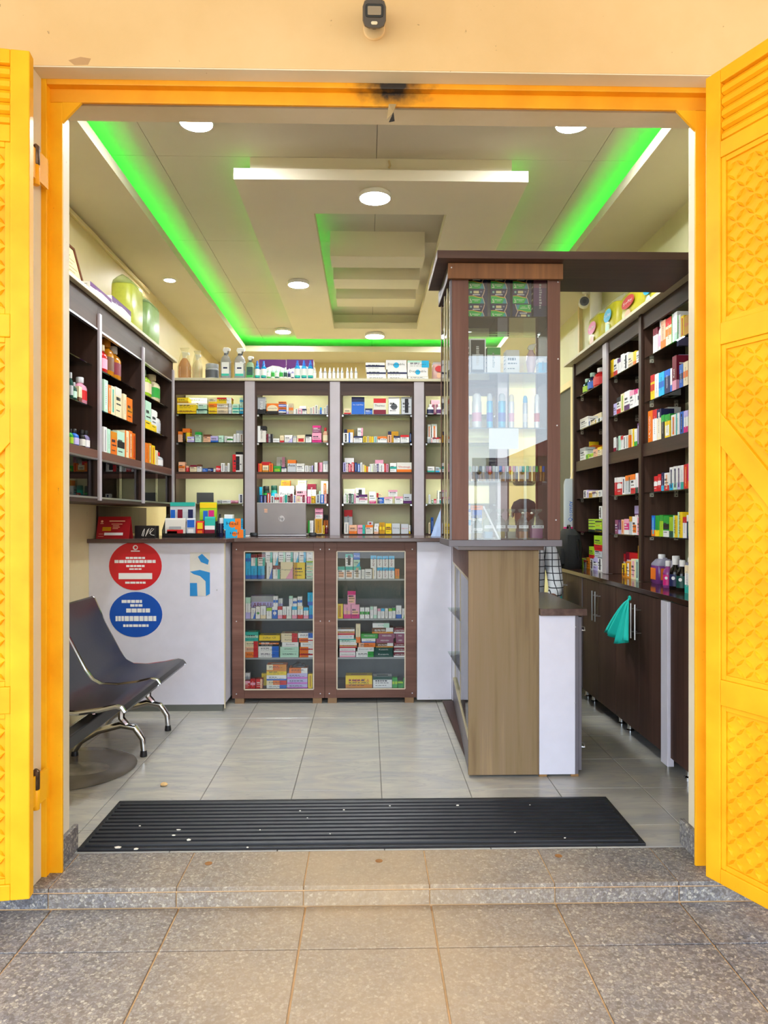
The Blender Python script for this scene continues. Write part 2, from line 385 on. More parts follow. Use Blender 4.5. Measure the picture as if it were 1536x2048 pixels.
green = emission('green_led', (0.005, 1.0, .05, 1), LED_GREEN)
strip = thing('led_strip', (0, 0, 0), label='green LED strip hidden on the ceiling cove ledge', cat='light')
BX(SL-.085, SL-.070, 2.75, SB, ZS+.0205, ZS+.028).build('left_run', green, strip)
BX(SR+.070, SR+.085, 2.75, SB, ZS+.0205, ZS+.028).build('right_run', green, strip)
BX(SL, SR, SB+.070, SB+.085, ZS+.0205, ZS+.028).build('rear_run', green, strip)
for o in strip.children: o['label'] = 'green glowing strip'
# hanging ceiling tray: a flat ring on an inset neck, three cross baffles in its opening
TX0, TX1, TY0, TY1, TZ0, TZ1 = -.73, .885, 3.97, 7.50, 3.088, 3.148
OX0, OX1, OY0, OY1 = -.326, .482, 4.41, 7.08
tray = thing('ceiling_tray', ((TX0+TX1)/2, (TY0+TY1)/2, ZU), label='stepped rectangular plaster tray hanging from the ceiling', cat='ceiling tray')
def ring(x0, x1, y0, y1, a0, a1, b0, b1, z0, z1):
    m = MB(); vs = []
    for z in (z0, z1):
        vs += [(x0, y0, z), (x1, y0, z), (x1, y1, z), (x0, y1, z), (a0, b0, z), (a1, b0, z), (a1, b1, z), (a0, b1, z)]
    fs = []
    for i in range(4):
        j = (i+1) % 4
        fs += [(i, j, 4+j, 4+i), (8+i, 12+i, 12+j, 8+j), (i, 8+i, 8+j, j), (4+i, 4+j, 12+j, 12+i)]
    return m.add(vs, fs)
def into(o, parent):      # parent without moving
    o.parent = parent; o.matrix_parent_inverse = Matrix.Translation(-Vector(parent.location)) if not parent.rotation_euler.z else (Matrix.Translation(parent.location) @ Matrix.Rotation(parent.rotation_euler.z, 4, 'Z')).inverted(); return o
tray_m = plain('tray_paint', 'eae1cc', .7, noise=.03, nscale=2)
into(ring(TX0, TX1, TY0, TY1, OX0, OX1, OY0, OY1, TZ0, TZ1).build('ring_board', tray_m), tray)
into(ring(TX0+.075, TX1-.075, TY0+.085, TY1-.085, OX0-.09, OX1+.09, OY0-.09, OY1+.09, TZ1, ZU).build('neck', tray_m), tray)
for k, y in enumerate((5.085, 5.575, 6.065)):
    into(BX(-.262, .402, y, y+.23, 3.074, ZU).build('cross_baffle', tray_m), tray)
gdim = emission('green_led_dim', (0.005, 1.0, .05, 1), LED_GREEN*.22)
into(BX(TX0+.03, TX0+.042, TY0+.05, TY1-.05, TZ1, TZ1+.006).build('led_run', gdim), tray)
into(BX(TX1-.042, TX1-.03, TY0+.05, TY1-.05, TZ1, TZ1+.006).build('led_run', gdim), tray)
into(BX(OX0-.04, OX0-.028, OY0+.1, OY1-.1, TZ1, TZ1+.006).build('led_run', gdim), tray)
# lamps
lamp_e = emission('lamp_white', (.93, .97, 1, 1), LED_WHITE)
def ceil_lamp(x, y, z, r, label, small=False):
    t = thing('ceiling_lamp', (x, y, z), label=label, cat='light', group='round LED ceiling lamps')
    if small:
        MB().lathe([(r*1.25, 0), (r*1.25, -.004), (r*1.0, -.006), (r*1.0, -.001)], 24).build('rim', plain('lamp_rim', 'e8e8e8', .4), t, smooth=True)
        MB().lathe([(r*.98, -.0015), (r*.98, -.0035)], 24).build('diffuser', emission('lamp_small', (1, .97, .9, 1), LED_SMALL), t)
    else:
        MB().lathe([(r*.96, 0), (r*1.04, -.006), (r*1.04, -.024), (r*.98, -.03), (r*.97, -.02)], 32).build('rim', plain('lamp_rim', 'e8e8e8', .4), t, smooth=True)
        MB().lathe([(r*.965, -.020), (r*.965, -.0265)], 32).build('diffuser', lamp_e, t, smooth=True)
ceil_lamp(-.86, 3.66, ZU, .082, 'round white LED lamp at the front left of the ceiling')
ceil_lamp(1.03, 3.63, ZU, .082, 'round white LED lamp at the front right of the ceiling')
ceil_lamp(.042, 4.13, TZ0, .088, 'large round LED lamp on the near end of the ceiling tray')
ceil_lamp(-.54, 5.68, TZ0, .080, 'round LED lamp on the left arm of the ceiling tray')
ceil_lamp(.072, 7.28, TZ0, .095, 'round LED lamp on the far end of the ceiling tray')
ceil_lamp(-.90, 7.75, ZU, .082, 'round LED lamp on the far left ceiling beside the green glow')
ceil_lamp(1.05, 7.75, ZU, .082, 'round LED lamp on the far right ceiling behind the display tower')
ceil_lamp(-1.545, 5.70, ZS, .042, 'small recessed downlight in the left soffit', True)
# wire clip on the neck of the tray, conduit along the left wall
MB().tube([(.12, 4.052, 3.235), (.12, 4.035, 3.225), (.125, 4.03, 3.2), (.118, 4.04, 3.19)], .006, 6).build('cable_hook', plain('yellowed_plastic', 'cdb98a', .6), smooth=True, label='small bent cable hook on the ceiling tray front', cat='hook')
MB().box(XL, XL+.022, 3.0, 5.9, ZS-.05, ZS-.022).build('conduit', cream_in, bevel=.004, label='cream cable conduit along the top of the left wall', cat='conduit')
# ---- floor inside
fl = BX(XL, XR, 2.7085, YB, -.05, -.003).build('floor', plain('floor_grout', '6d6a64', .8), **S)
def grid(a, step, lo, hi):
    k = math.floor((lo-a)/step); out = [lo]
    while a+k*step < hi-.02:
        if a+k*step > lo+.02: out.append(a+k*step)
        k += 1
    return out+[hi]
tm = floor_tile(); cache = {}
def tile(x0, x1, y0, y1, z0, z1, mat, parent, g=.0016, bev=0.0, name='tile'):
    key = (round(x1-x0, 4), round(y1-y0, 4), round(z1-z0, 4), mat.name)
    if key not in cache:
        dx, dy = (x1-x0)/2-g, (y1-y0)/2-g; e = min(.0015, (z1-z0)/3); h = z1-z0
        m = MB().add([(-dx,-dy,0),(dx,-dy,0),(dx,dy,0),(-dx,dy,0),(-dx,-dy,h-e),(dx,-dy,h-e),(dx,dy,h-e),(-dx,dy,h-e),(-dx+e,-dy+e,h),(dx-e,-dy+e,h),(dx-e,dy-e,h),(-dx+e,dy-e,h)],
            [(3,2,1,0),(0,1,5,4),(1,2,6,5),(2,3,7,6),(3,0,4,7),(4,5,9,8),(5,6,10,9),(6,7,11,10),(7,4,8,11),(8,9,10,11)])
        cache[key] = m.mesh(name); cache[key].materials.append(mat)
    o = bpy.data.objects.new(name, cache[key]); COL.objects.link(o); o.location = ((x0+x1)/2, (y0+y1)/2, z0); o.parent = parent; return o
gx = grid(.0635, .4, XL, XR); gy = grid(2.905, .4, 2.7085, 6.1)
for i in range(len(gx)-1):
    for j in range(len(gy)-1): tile(gx[i], gx[i+1], gy[j], gy[j+1], -.006, 0, tm, fl)
BX(XL, XR, 6.1, YB, -.004, -.0005).build('rear_tiling', tm, fl)
# ---- threshold, riser, pavement
gr = granite(); grout = plain('sandy_grout', 'd0a878', .9, noise=.15)
th = BX(-1.13, 1.25, 2.4575, 2.7085, -.066, -.004).build('floor_threshold', grout, **S)
tx = grid(-.2155, .4255, -1.13, 1.25)
for i in range(len(tx)-1): tile(tx[i], tx[i+1], 2.4465, 2.7065, -.014, 0, gr, th, .002)
rs = BX(-3.4, 3.6, 2.450, 2.4575, GZ-.05, -.014).build('step_riser', grout, **S)
rx = grid(-.2155, .4255, -1.9, 2.2)
for i in range(len(rx)-1):
    m = gr if -1.2 < rx[i] < 1.3 else granite('fine_granite', .3)
    o = BX(rx[i]+.002, rx[i+1]-.002, 2.4445, 2.4505, GZ+.003, -.017).build('tile', m, rs, bevel=.001)
gd = BX(-4.5, 4.7, -1.9, 2.4575, GZ-.10, GZ-.006).build('ground', grout, **S)
px_ = grid(-.2085, .4235, -2.3, 2.4); py_ = [.92, 1.3565, 1.78, 2.2035, 2.4475]
for i in range(len(px_)-1):
    for j in range(len(py_)-1): tile(px_[i], px_[i+1], py_[j], py_[j+1], GZ-.014, GZ, gr, gd, .0032)
BX(-4.5, 4.7, -1.9, .92, GZ-.006, GZ).build('outer_paving', gr, gd)
# bolt sockets in the threshold
for px, py, l in ((417, 1727, 'left'), (758, 1722, 'middle'), (1117, 1712, 'right')):
    x, y = onZ(px, py, 0)
    MB().lathe([(.013, 0.0), (.0135, .0012), (.009, .0014), (.006, .0008)], 18, sy=1.0).build('bolt_socket', plain('rusty_brass', '9c6a35', .6, .3, noise=.3), loc=(x, y, 0), smooth=True, label='round dusty bolt socket in the %s of the granite threshold' % l, cat='bolt socket')
# ---- beyond the pavement (seen only mirrored in the shop's glass)
BX(-14, 14, -16, -1.9, GZ-.30, GZ-.12).build('ground_street', plain('sandy_street', 'c9a878', .95, noise=.15, nscale=1.5), **S)
BX(-7, 7, -2.05, -1.9, GZ-.12, GZ).build('kerb', plain('kerb_concrete', 'a79a85', .9, noise=.15), **S)
random.seed(3)
gm = MB()
for i in range(2600):
    x = random.uniform(-5, 5); y = random.uniform(-3.45, -2.58); h = random.uniform(.12, .34); a = random.uniform(0, 6.28); ln = random.uniform(.02, .12)
    dx, dy = math.cos(a), math.sin(a); wq = .006
    gm.add([(x-dy*wq, y+dx*wq, GZ-.12), (x+dy*wq, y-dx*wq, GZ-.12), (x+dx*ln+dy*wq*.6, y+dy*ln-dx*wq*.6, GZ-.12+h*.7), (x+dx*ln*1.6, y+dy*ln*1.6, GZ-.12+h)], [(0, 1, 2, 3)])
gm.build('grass', plain('green_grass', '4a7a2c', .7, noise=.3, nscale=3), label='strip of tall green grass along the street edge', cat='grass', kind='stuff')
hs = thing('house', (6.6, -13.0, GZ-.12), label='red-brown house across the street', cat='house')
hm = MB(); hm.box(-2.4, 3.4, -3, 0, 0, 3.1).build('wall', plain('redbrown_wall', '7c4a3c', .9), hs)
MB().prism([(-2.8, 3.1), (.5, 4.5), (3.8, 3.1)], 1, -3.4, .4).build('roof', plain('red_sheet_roof', '8c4030', .7), hs)
for x in (-1.5, 1.4): 
    f = BX(x, x+.9, .0, .04, 1.0, 2.1).build('window', plain('window_wood', '4a3326', .6), hs); BX(x+.06, x+.84, .03, .05, 1.06, 2.04).build('pane', plain('dim_pane', '5c6a72', .15), f)
sg = thing('signboard', (2.02, -4.2, GZ-.12), math.pi, label='white roadside signboard of an electrical consultancy', cat='sign')
BX(-.43, .43, -.012, .012, 2.02, 2.34).build('board', plain('sign_white', 'dfe6ec', .5), sg)
BX(-.43, .22, -.014, -.011, 2.22, 2.34).build('band', paint('nav'), sg)
for x in (-.38, .38): MB().lathe([(.02, 0), (.02, 2.02)], 10, cx=x).build('post', steel(), sg)
lettering(sg, 'GABRIELY ELECTRICAL CONSULTANTS', -.105, 2.295, .05, 'wht', y=-.016, wide=.6)
lettering(sg, 'ENGINEERS, SUPPLY & INSTALLATION', -.105, 2.245, .03, 'wht', y=-.016, wide=.5)
for k, x in enumerate((-.33, -.16, 0, .16, .33)):
    MB().lathe([(.035, 0), (.035, .004)], 12).xform(Matrix.Translation((x, -.013, 2.12)) @ Matrix.Rotation(math.pi/2, 4, 'X')).build('emblem', paint(('blk', 'yel', 'dgr', 'red', 'blk')[k]), sg)
BX(-4.5, 4.7, -1.6, 2.46, 3.12, 3.26).build('porch_roof', plain('porch_slab', 'd8cdb8', .8), **S)
for x in (-4.2, 4.4): BX(x-.15, x+.15, -1.55, -1.25, GZ-.006, 3.12).build('porch_column', cream_out, **S)

# ================================================================== DOOR FRAME AND GATES
yp = yellow_paint()
sooty, snt, sbs = newmat('sooted_yellow_paint')
sv = coords(snt, 'Position', (7, 7, 7)); sn_ = nd(snt, 'ShaderNodeTexNoise', i_Scale=1.0, i_Detail=5.0); snt.links.new(sv, sn_.inputs['Vector'])
sb_ = ramp(snt, sn_.outputs['Fac'], [(.3, lin('e2930a')), (.7, lin('eea614'))])
mp = nd(snt, 'ShaderNodeMapping'); mp.inputs['Location'].default_value = (-.085*4.4, 0, -2.748*11); mp.inputs['Scale'].default_value = (4.4, 0, 11)
gg = snt.nodes.new('ShaderNodeNewGeometry'); snt.links.new(gg.outputs['Position'], mp.inputs[0])
ln_ = nd(snt, 'ShaderNodeVectorMath', operation='LENGTH'); snt.links.new(mp.outputs[0], ln_.inputs[0])
sv2 = coords(snt, 'Position', (30, 30, 30)); n3_ = nd(snt, 'ShaderNodeTexNoise', i_Scale=1.0, i_Detail=3.0); snt.links.new(sv2, n3_.inputs['Vector'])
ad_ = nd(snt, 'ShaderNodeMath', operation='MULTIPLY_ADD'); ad_.inputs[1].default_value = .6; snt.links.new(n3_.outputs['Fac'], ad_.inputs[0]); snt.links.new(ln_.outputs['Value'], ad_.inputs[2])
sf = ramp(snt, ad_.outputs[0], [(.45, (1, 1, 1, 1)), (1.05, (0, 0, 0, 1))])
snt.links.new(mixc(snt, sf, sb_, lin('241c17')), sbs.inputs['Base Color']); sbs.inputs['Roughness'].default_value = .45
fr = thing('door_frame', (0, 2.55, 0), kind='structure')
def part(mb, name, mat, parent, **k): return into(mb.build(name, mat, **k), parent)
part(BX(-1.129, -1.108, 2.528, 2.60, 0, 2.758), 'stile', yp, fr, bevel=.002)
part(BX(-1.110, -1.066, 2.556, 2.568, 0, 2.6915), 'stile', yp, fr, bevel=.002)
part(BX(1.228, 1.249, 2.528, 2.60, 0, 2.758), 'stile', yp, fr, bevel=.002)
part(BX(1.168, 1.229, 2.556, 2.568, 0, 2.6915), 'stile', yp, fr, bevel=.002)
part(BX(-1.108, 1.228, 2.528, 2.599, 2.738, 2.759), 'head', sooty, fr, bevel=.002)
part(BX(-1.110, 1.229, 2.556, 2.568, 2.692, 2.739), 'head', sooty, fr, bevel=.002)
part(MB().prism([(-1.066, 2.692), (-1.000, 2.692), (-1.066, 2.622)], 1, 2.557, 2.568), 'gusset', yp, fr)
part(MB().prism([(1.168, 2.692), (1.10, 2.692), (1.168, 2.622)], 1, 2.557, 2.568), 'gusset', yp, fr)
tb = thing('latch_tab', (.087, 2.556, 2.694), label='bent metal latch tab hanging from the sooted door head', cat='latch')
MB().add([(-.012, -.004, .004), (.014, -.004, .004), (.004, -.012, -.03), (-.02, -.008, -.055), (-.012, -.002, .004), (.014, -.002, .004), (.004, -.010, -.03), (-.02, -.006, -.055)],
         [(0, 1, 2, 3), (7, 6, 5, 4), (0, 4, 5, 1), (1, 5, 6, 2), (2, 6, 7, 3), (3, 7, 4, 0)]).build('tab_plate', plain('bare_bent_metal', 'b39c72', .5, .4), tb)
MB().add([(.004, -.013, -.028), (.008, -.013, -.06), (-.012, -.013, -.064), (-.003, -.013, -.045), (.004, -.010, -.028), (.008, -.010, -.06), (-.012, -.010, -.064), (-.003, -.010, -.045)],
         [(0, 1, 2, 3), (7, 6, 5, 4), (0, 4, 5, 1), (1, 5, 6, 2), (2, 6, 7, 3), (3, 7, 4, 0)]).build('tab_tip', black_pl(), tb)

GW, GT = 1.15, .042
def relief(u0, u1, z0, z1, clip=None):
    m = MB(); s = .0335; nx = int((u1-u0)/s)+1; nz = int((z1-z0)/s)+1
    for side in (-1, 1):
        y0 = side*.006; y1 = side*.0165
        for i in range(nx):
            for j in range(nz):
                u = u0+.014+i*s; z = z0+.014+j*s
                if u > u1-.016 or z > z1-.016 or u < u0+.01: continue
                if clip and not clip(u, z): continue
                a = math.pi/4 if (i+j) % 2 == 0 else -math.pi/4
                ca, sa = math.cos(a), math.sin(a)
                L, Wd = .021, .0058
                def q(p, r, y): return (u+p*ca-r*sa, y, z+p*sa+r*ca)
                m.add([q(-L, 0, y0), q(0, -Wd, y0), q(L, 0, y0), q(0, Wd, y0), q(-L*.45, 0, y1), q(L*.45, 0, y1)],
                      [(0, 1, 4), (1, 5, 4), (1, 2, 5), (2, 3, 5), (3, 4, 5), (3, 0, 4)])
    return m
def gate(name, loc, rz, label):
    g = thing(name, loc, rz, kind='structure', label=label, cat='gate')
    h = GT/2; ztop, zbot = 2.745, .045
    B = lambda *a: MB().box(*a)
    def bar(n, *a): return B(*a).build(n, yp, g, bevel=.003)
    bar('hinge_stile', 0, .058, -h, h, zbot, ztop); bar('closing_stile', GW-.058, GW, -h, h, zbot, ztop)
    rails = [(2.70, ztop), (2.452, 2.505), (1.832, 1.905), (.637, .722), (zbot, .095)]
    for a, b in rails: bar('rail', .058, GW-.058, -h, h, a, b)
    # slatted top panel
    for k in range(5):
        z0 = 2.507+k*.0385
        MB().prism([(-.004, z0), (-.016, z0+.006), (-.016, z0+.022), (-.004, z0+.037), (.004, z0+.037), (.016, z0+.022), (.016, z0+.006), (.004, z0)], 0, .06, GW-.06).build('slat', yp, g)
    # embossed plates with beads
    bz = lambda u: 1.585-1.16*(u-.03)
    for (a, b) in ((1.905, 2.452), (.722, 1.832), (.095, .637)):
        B(.056, GW-.056, -.0065, .0065, a, b).build('tread_plate', yp, g)
        clip = (lambda u, z: abs(z-bz(u)) > .075) if a == .722 else None
        relief(.078, GW-.078, a+.02, b-.02, clip).build('embossed_pattern', yp, g, kind='stuff')
        for (p, q_, r, s_) in ((.058, .075, a, b), (GW-.075, GW-.058, a, b), (.075, GW-.075, b-.017, b), (.075, GW-.075, a, a+.017)):
            B(p, q_, -h*.72, h*.72, r, s_).build('bead', yp, g, bevel=.002)
    u1 = .03+(1.585-.74)/1.16
    MB().prism([(.058, bz(.058)-.055), (.058, bz(.058)+.055), (u1+.05, .722), (u1-.05, .722)], 1, -h*.95, h*.95).build('diagonal_brace', yp, g, bevel=.002)
    return g
gate('door_1', (1.163, 2.438, GZ+.05), math.radians(-65.8), 'yellow metal gate leaf with diamond tread plate, swung out at right')
gate('door_2', (-1.078, 2.352, GZ+.05), math.radians(188), 'yellow metal gate leaf folded back beside the left reveal')
for z in (2.415, .335):
    hg = thing('gate_hinge', (-1.104, 2.440, z), label='worn barrel hinge of the left gate, %s one' % ('upper' if z > 1 else 'lower'), cat='hinge')
    MB().lathe([(.011, -.066), (.0125, -.064), (.0125, -.002), (.011, 0)], 16).build('lower_barrel', yp, hg, smooth=True)
    MB().lathe([(.011, .001), (.0125, .003), (.0125, .062), (.008, .066), (.004, .07)], 16).build('upper_barrel', plain('bare_worn_iron', '5d4a3a', .35, .7, noise=.4, nscale=60), hg, smooth=True)
    BX(.0, .010, .0, .07, -.05, .05).build('leaf_plate', yp, hg); BX(-.004, .004, -.07, 0, -.05, .05).build('leaf_plate', yp, hg)
# ---- door on the right wall far behind, trim strip
d3 = thing('door_3', (XR, 7.0, 0), kind='structure')
for y in (6.52, 7.32): part(BX(XR-.03, XR+.0, y-.05, y+.05, 0, 2.44), 'jamb', cream_in, d3)
part(BX(XR-.03, XR, 6.47, 7.37, 2.44, 2.50), 'head', cream_in, d3)
part(BX(XR-.012, XR, 6.57, 7.27, 0, 2.44), 'door_leaf', plain('dark_grey_door', '3a3f3c', .5), d3)
BX(XR-.03, XR, 6.30, 6.34, 2.50, ZS).build('trim_4', cream_in, **S)
# ================================================================== FURNITURE
CZ = 1.107                                    # counter top
def slabs(parent, items):
    """items: (name, mat, x0,x1,y0,y1,z0,z1[,bevel]) in world coordinates"""
    for it in items:
        n, m, b = it[0], it[1], it[2:8]
        part(MB().box(*b), n, m, parent, bevel=it[8] if len(it) > 8 else .0015)
def screw(parent, x, y, z, axis='Y', r=.004):
    M = Matrix.Translation((x, y, z)) @ (Matrix.Rotation(math.pi/2, 4, 'X') if axis == 'Y' else Matrix.Rotation(math.pi/2, 4, 'Y'))
    return part(MB().lathe([(r, -.0015), (r, .0015), (r*.6, .002)], 10).xform(M), 'screw_cap', steel(), parent)
clear = glass('clear_glass', (.97, .99, .98, 1)); shelf_glass = glass('green_edged_shelf_glass', (.86, .94, .89, 1))
gedge = plain('glass_edge', '5f7a70', .2)
def glass_shelf(parent, x0, x1, y0, y1, z, front='y0', name='glass_shelf'):
    g = part(BX(x0, x1, y0, y1, z-.006, z), name, shelf_glass, parent)
    return g
# ---------------------------------------------------------------- back shelf wall
BY = 5.56; BD = .30
bu = thing('shelf_unit', (-.2, BY, 0), label='tall back shelf wall of open bays facing the counter', cat='shelf')
posts = [(-1.52, -1.475), (-.936, -.860), (-.288, -.211), (.356, .433), (1.0, 1.075)]
BZ0, BZT = .0, 2.305
lv = dict(A=2.038, B=1.82, C=1.593, D=1.352, E=1.118)
wd, wdx = wood_dark(), wood_dark_x()
for i, (a, b) in enumerate(posts):
    part(BX(a, b, BY-.012, BY+.006, BZ0, BZT-.02), 'post_front', grey_post() if i else wd, bu, bevel=.002)
    for x in (a-.014, b): part(BX(x, x+.014, BY, BY+BD, BZ0, BZT-.02), 'upright', wd, bu)
for i in range(4):
    x0, x1 = posts[i][1]+.014, posts[i+1][0]-.014
    part(BX(x0, x1, BY+BD, BY+BD+.012, BZ0, BZT-.02), 'back_panel', cream_board(), bu)
    part(BX(x0, x1, BY+.002, BY+.018, 2.18, BZT-.02), 'header', wdx, bu)
    part(BX(x0, x1, BY+.002, BY+.018, 1.540, 1.575), 'cross_rail', wood_red(), bu)
    part(BX(x0, x1, BY+.002, BY+BD, 1.575, lv['C']), 'wood_shelf', wdx, bu)
    part(BX(x0, x1, BY+.01, BY+BD, 1.095, lv['E']), 'wood_shelf', wdx, bu)
    part(BX(x0, x1, BY+.01, BY+.03, 0, 1.095), 'lower_panel', wdx, bu)
    for k in 'ABD': glass_shelf(bu, x0, x1, BY+.012, BY+BD-.005, lv[k])
    for k in 'ABD':
        for x in (x0, x1-.012):
            part(BX(x, x+.012, BY+.02, BY+.035, lv[k]-.018, lv[k]-.006), 'shelf_clip', steel(), bu)
    part(BX(x0+.02, x1-.02, BY+.03, BY+.045, 2.262, 2.272), 'led_bar', emission('shelf_led', (.85, 1, .8, 1), LED_SHELF), bu)
    part(BX(x0+.02, x1-.02, BY+.03, BY+.045, 1.562, 1.572), 'led_bar', emission('shelf_led', (.85, 1, .8, 1), LED_SHELF), bu)
part(BX(-1.53, 1.085, BY-.025, BY+BD+.02, BZT-.02, BZT), 'top_board', plain('cream_top_edge', 'cfc6a8', .5), bu, bevel=.002)
# ---------------------------------------------------------------- left wall cabinets
LX = -1.47
lc = thing('wall_cabinet', (LX-.15, 4.4, 1.33), label='dark wall cabinet with sliding glass on the left wall', cat='cabinet')
wy = wood_dark_y()
lys = [3.18, 4.0, 4.77, 5.50]; LT = 2.415
part(BX(XL, LX+.03, lys[0]-.05, BY-.03, LT, LT+.02), 'top_board', plain('cream_top_edge', 'cfc6a8', .5), lc, bevel=.002)
part(BX(XL, XL+.01, lys[0], lys[3], 1.33, LT), 'back_panel', wd, lc)
part(BX(XL, LX, lys[0], lys[3], 1.325, 1.345), 'bottom_board', wy, lc)
part(BX(XL+.0105, XL+.014, lys[0]+.013, lys[3]-.013, 1.346, 1.589), 'back_lining', cream_board(), lc)
for i, y in enumerate(lys):
    part(BX(XL+.01, LX, y-.012, y+.012, 1.345, LT), 'upright', wd, lc)
    part(BX(LX-.002, LX+.012, y-.017, y+.017, 1.335, LT-.06), 'post_front', grey_post() if i in (1, 2, 3) else wd, lc, bevel=.002)
llv = (2.074, 1.848)
for i in range(3):
    y0, y1 = lys[i]+.013, lys[i+1]-.013
    part(BX(LX-.02, LX, y0, y1, 2.27, LT), 'header', wy, lc)
    part(BX(LX-.02, LX, y0, y1, 1.565, 1.609), 'cross_rail', wood('walnut_laminate_deep', REDW, 1), lc)
    glass_shelf(lc, XL+.01, LX-.021, y0, y1, 1.608)
    for z in llv: glass_shelf(lc, XL+.01, LX-.03, y0, y1, z)
    for z0, z1 in ((1.347, 1.563),):
        for a, b, x in ((y0, (y0+y1)/2+.02, LX-.012), ((y0+y1)/2-.02, y1, LX-.020)):
            part(BX(x-.002, x+.002, a, b, z0, z1), 'sliding_pane', glass('counter_glass', (.98, .99, .98, 1), 1.33), lc)
        for z in (z0-.002, z1-.008): part(BX(LX-.024, LX+.002, y0, y1, z, z+.010), 'rail', steel(), lc)
    part(BX(LX-.018, LX+.002, y0, y1, 2.262, 2.272), 'rail', steel(), lc)
# panel on the wall under it
BX(XL, XL+.012, 4.80, 5.84, 1.125, 1.32).build('wall_panel', wood_dark(), label='dark laminate panel on the wall under the left cabinet', cat='panel')
# ---------------------------------------------------------------- front counter
cw = wood('walnut_worktop', [(.3, '3d2b28'), (.5, '54403b'), (.7, '6a544d')], 0, rough=.18)
WL, WB = 4.67, 4.86
ct = thing('worktop', (-.6, 4.9, CZ), label='long dark glossy worktop over the front counter', cat='worktop')
part(MB().prism([(XL+.001, WL-.035), (-.90, WL-.035), (-.88, WB-.04), (.56, WB-.04), (.56, 5.545), (XL+.001, 5.545)], 2, CZ-.026, CZ), 'top_slab', cw, ct, bevel=.003)
lb = thing('counter_block', (-1.34, WL, 0), label='plain white laminate counter block at the left wall', cat='counter')
part(BX(XL+.001, -.917, WL, WL+.016, .045, CZ-.027), 'front_panel', white_lam(), lb)
part(BX(-.933, -.917, WL+.017, 5.3, .045, CZ-.027), 'side_panel', white_lam(), lb)
part(BX(-.918, -.912, WL-.002, WL+.012, .02, CZ-.027), 'edge_strip', plain('cream_edging', 'd8c9a8', .5), lb)
part(BX(XL+.001, -.93, WL+.012, WL+.03, 0, .045), 'plinth', plain('grey_tile_plinth', '6d7069', .5), lb)
for px, py in ((214, 1084), (428, 1084), (434, 1180)):
    x, z = onY(px, py, WL); screw(lb, x, WL, z)
def display(name, x0, x1, label, wx0, wx1):
    t = thing(name, ((x0+x1)/2, WB, 0), label=label, cat='display counter')
    z0, z1 = .035, CZ-.027; a0, a1 = onY(700, 1378, WB)[1], onY(700, 1103, WB)[1]
    wr = wood_red()
    slabs(t, [('stile', wr, x0+.001, wx0, WB, WB+.018, z0, z1), ('stile', wr, wx1, x1-.001, WB, WB+.018, z0, z1),
              ('rail', wr, wx0, wx1, WB, WB+.018, a1, z1), ('rail', wr, wx0, wx1, WB, WB+.018, z0, a0),
              ('side_panel', wr, x0+.001, x0+.015, WB+.018, 5.25, z0, z1), ('side_panel', wr, x1-.015, x1-.001, WB+.018, 5.25, z0, z1),
              ('back_panel', plain('grey_inner_board', '5f6364', .6), x0+.015, x1-.015, 5.235, 5.25, z0, z1),
              ('floor_board', wr, x0+.015, x1-.015, WB+.018, 5.235, z0, a0-.004)])
    for (p, q, r, s_) in ((wx0-.004, wx0+.004, a0, a1), (wx1-.004, wx1+.004, a0, a1), (wx0, wx1, a0-.004, a0+.003), (wx0, wx1, a1-.003, a1+.004)):
        part(BX(p, q, WB-.0035, WB+.004, r, s_), 'window_bead', plain('pale_window_bead', 'cdbfa8', .4), t)
    part(BX(wx0, wx1, WB+.006, WB+.010, a0, a1), 'glass_pane', glass('counter_glass', (.98, .99, .98, 1), 1.33), t)
    for y in (1157, 1236, 1313):
        z = onY(700, y, WB+.05)[1]; part(BX(x0+.016, x1-.016, WB+.022, 5.2, z-.012, z-.001), 'inner_shelf', plain('shelf_edge_grey', '9a9d9d', .35), t)
    for x in (x0+.03, x1-.03):
        for zz in (z0+.03, .55, z1-.05): screw(t, x, WB, zz)
    for x in (x0+.05, x1-.05): part(BX(x-.03, x+.03, WB+.002, WB+.06, 0, z0), 'foot', plain('raw_wood_foot', '8a6a4a', .7), t)
    return t, a0
xm = -.286
w1 = [onY(p, 1200, WB)[0] for p in (489, 627, 674, 810)]
d1, DZ = display('display_counter', -.905, xm, 'walnut display counter with one glass window, nearer the white block', w1[0], w1[1])
d2, DZ = display('display_counter', xm, .330, 'walnut display counter with one glass window, beside the tall white panel', w1[2], w1[3])
cp = BX(.332, .565, WB, WB+.016, .02, CZ-.027).build('corner_panel', white_lam(), bevel=.001, label='tall white laminate panel closing the counter corner', cat='panel')
for px, py in ((840, 1083), (858, 1395)):
    x, z = onY(px, py, WB); screw(cp, x, WB, z, r=.003)
# ---------------------------------------------------------------- side counter (runs back from the oak end panel)
sc = thing('side_counter', (.65, 3.45, 0), label='narrow side counter with weathered oak end panel and glass flank', cat='counter')
part(BX(.482, .820, 3.45, 3.468, .012, CZ-.022), 'end_panel', wood_oak(), sc, bevel=.0015)
part(MB().prism([(.43, 3.42), (.835, 3.42), (.90, 4.815), (.51, 4.815)], 2, CZ-.020, CZ), 'top_slab', cw, sc, bevel=.002)
ang = math.atan2(.088, 1.40)
def flank(name, mat, s0, s1, t0, t1, z0, z1):
    """box along the slightly splayed left flank: s along it, t into the counter"""
    m = MB().box(t0, t1, s0, s1, z0, z1); M = Matrix.Translation((.484, 3.468, 0)) @ Matrix.Rotation(-ang, 4, 'Z')
    return part(m.xform(M), name, mat, sc, bevel=.001)
alu = plain('cream_aluminium', 'c2b48c', .35, .3)
flank('bottom_rail', grey_edge(), 0, 1.39, 0, .016, .015, .16); flank('top_rail', wood_red(), 0, 1.39, 0, .016, .95, CZ-.022)
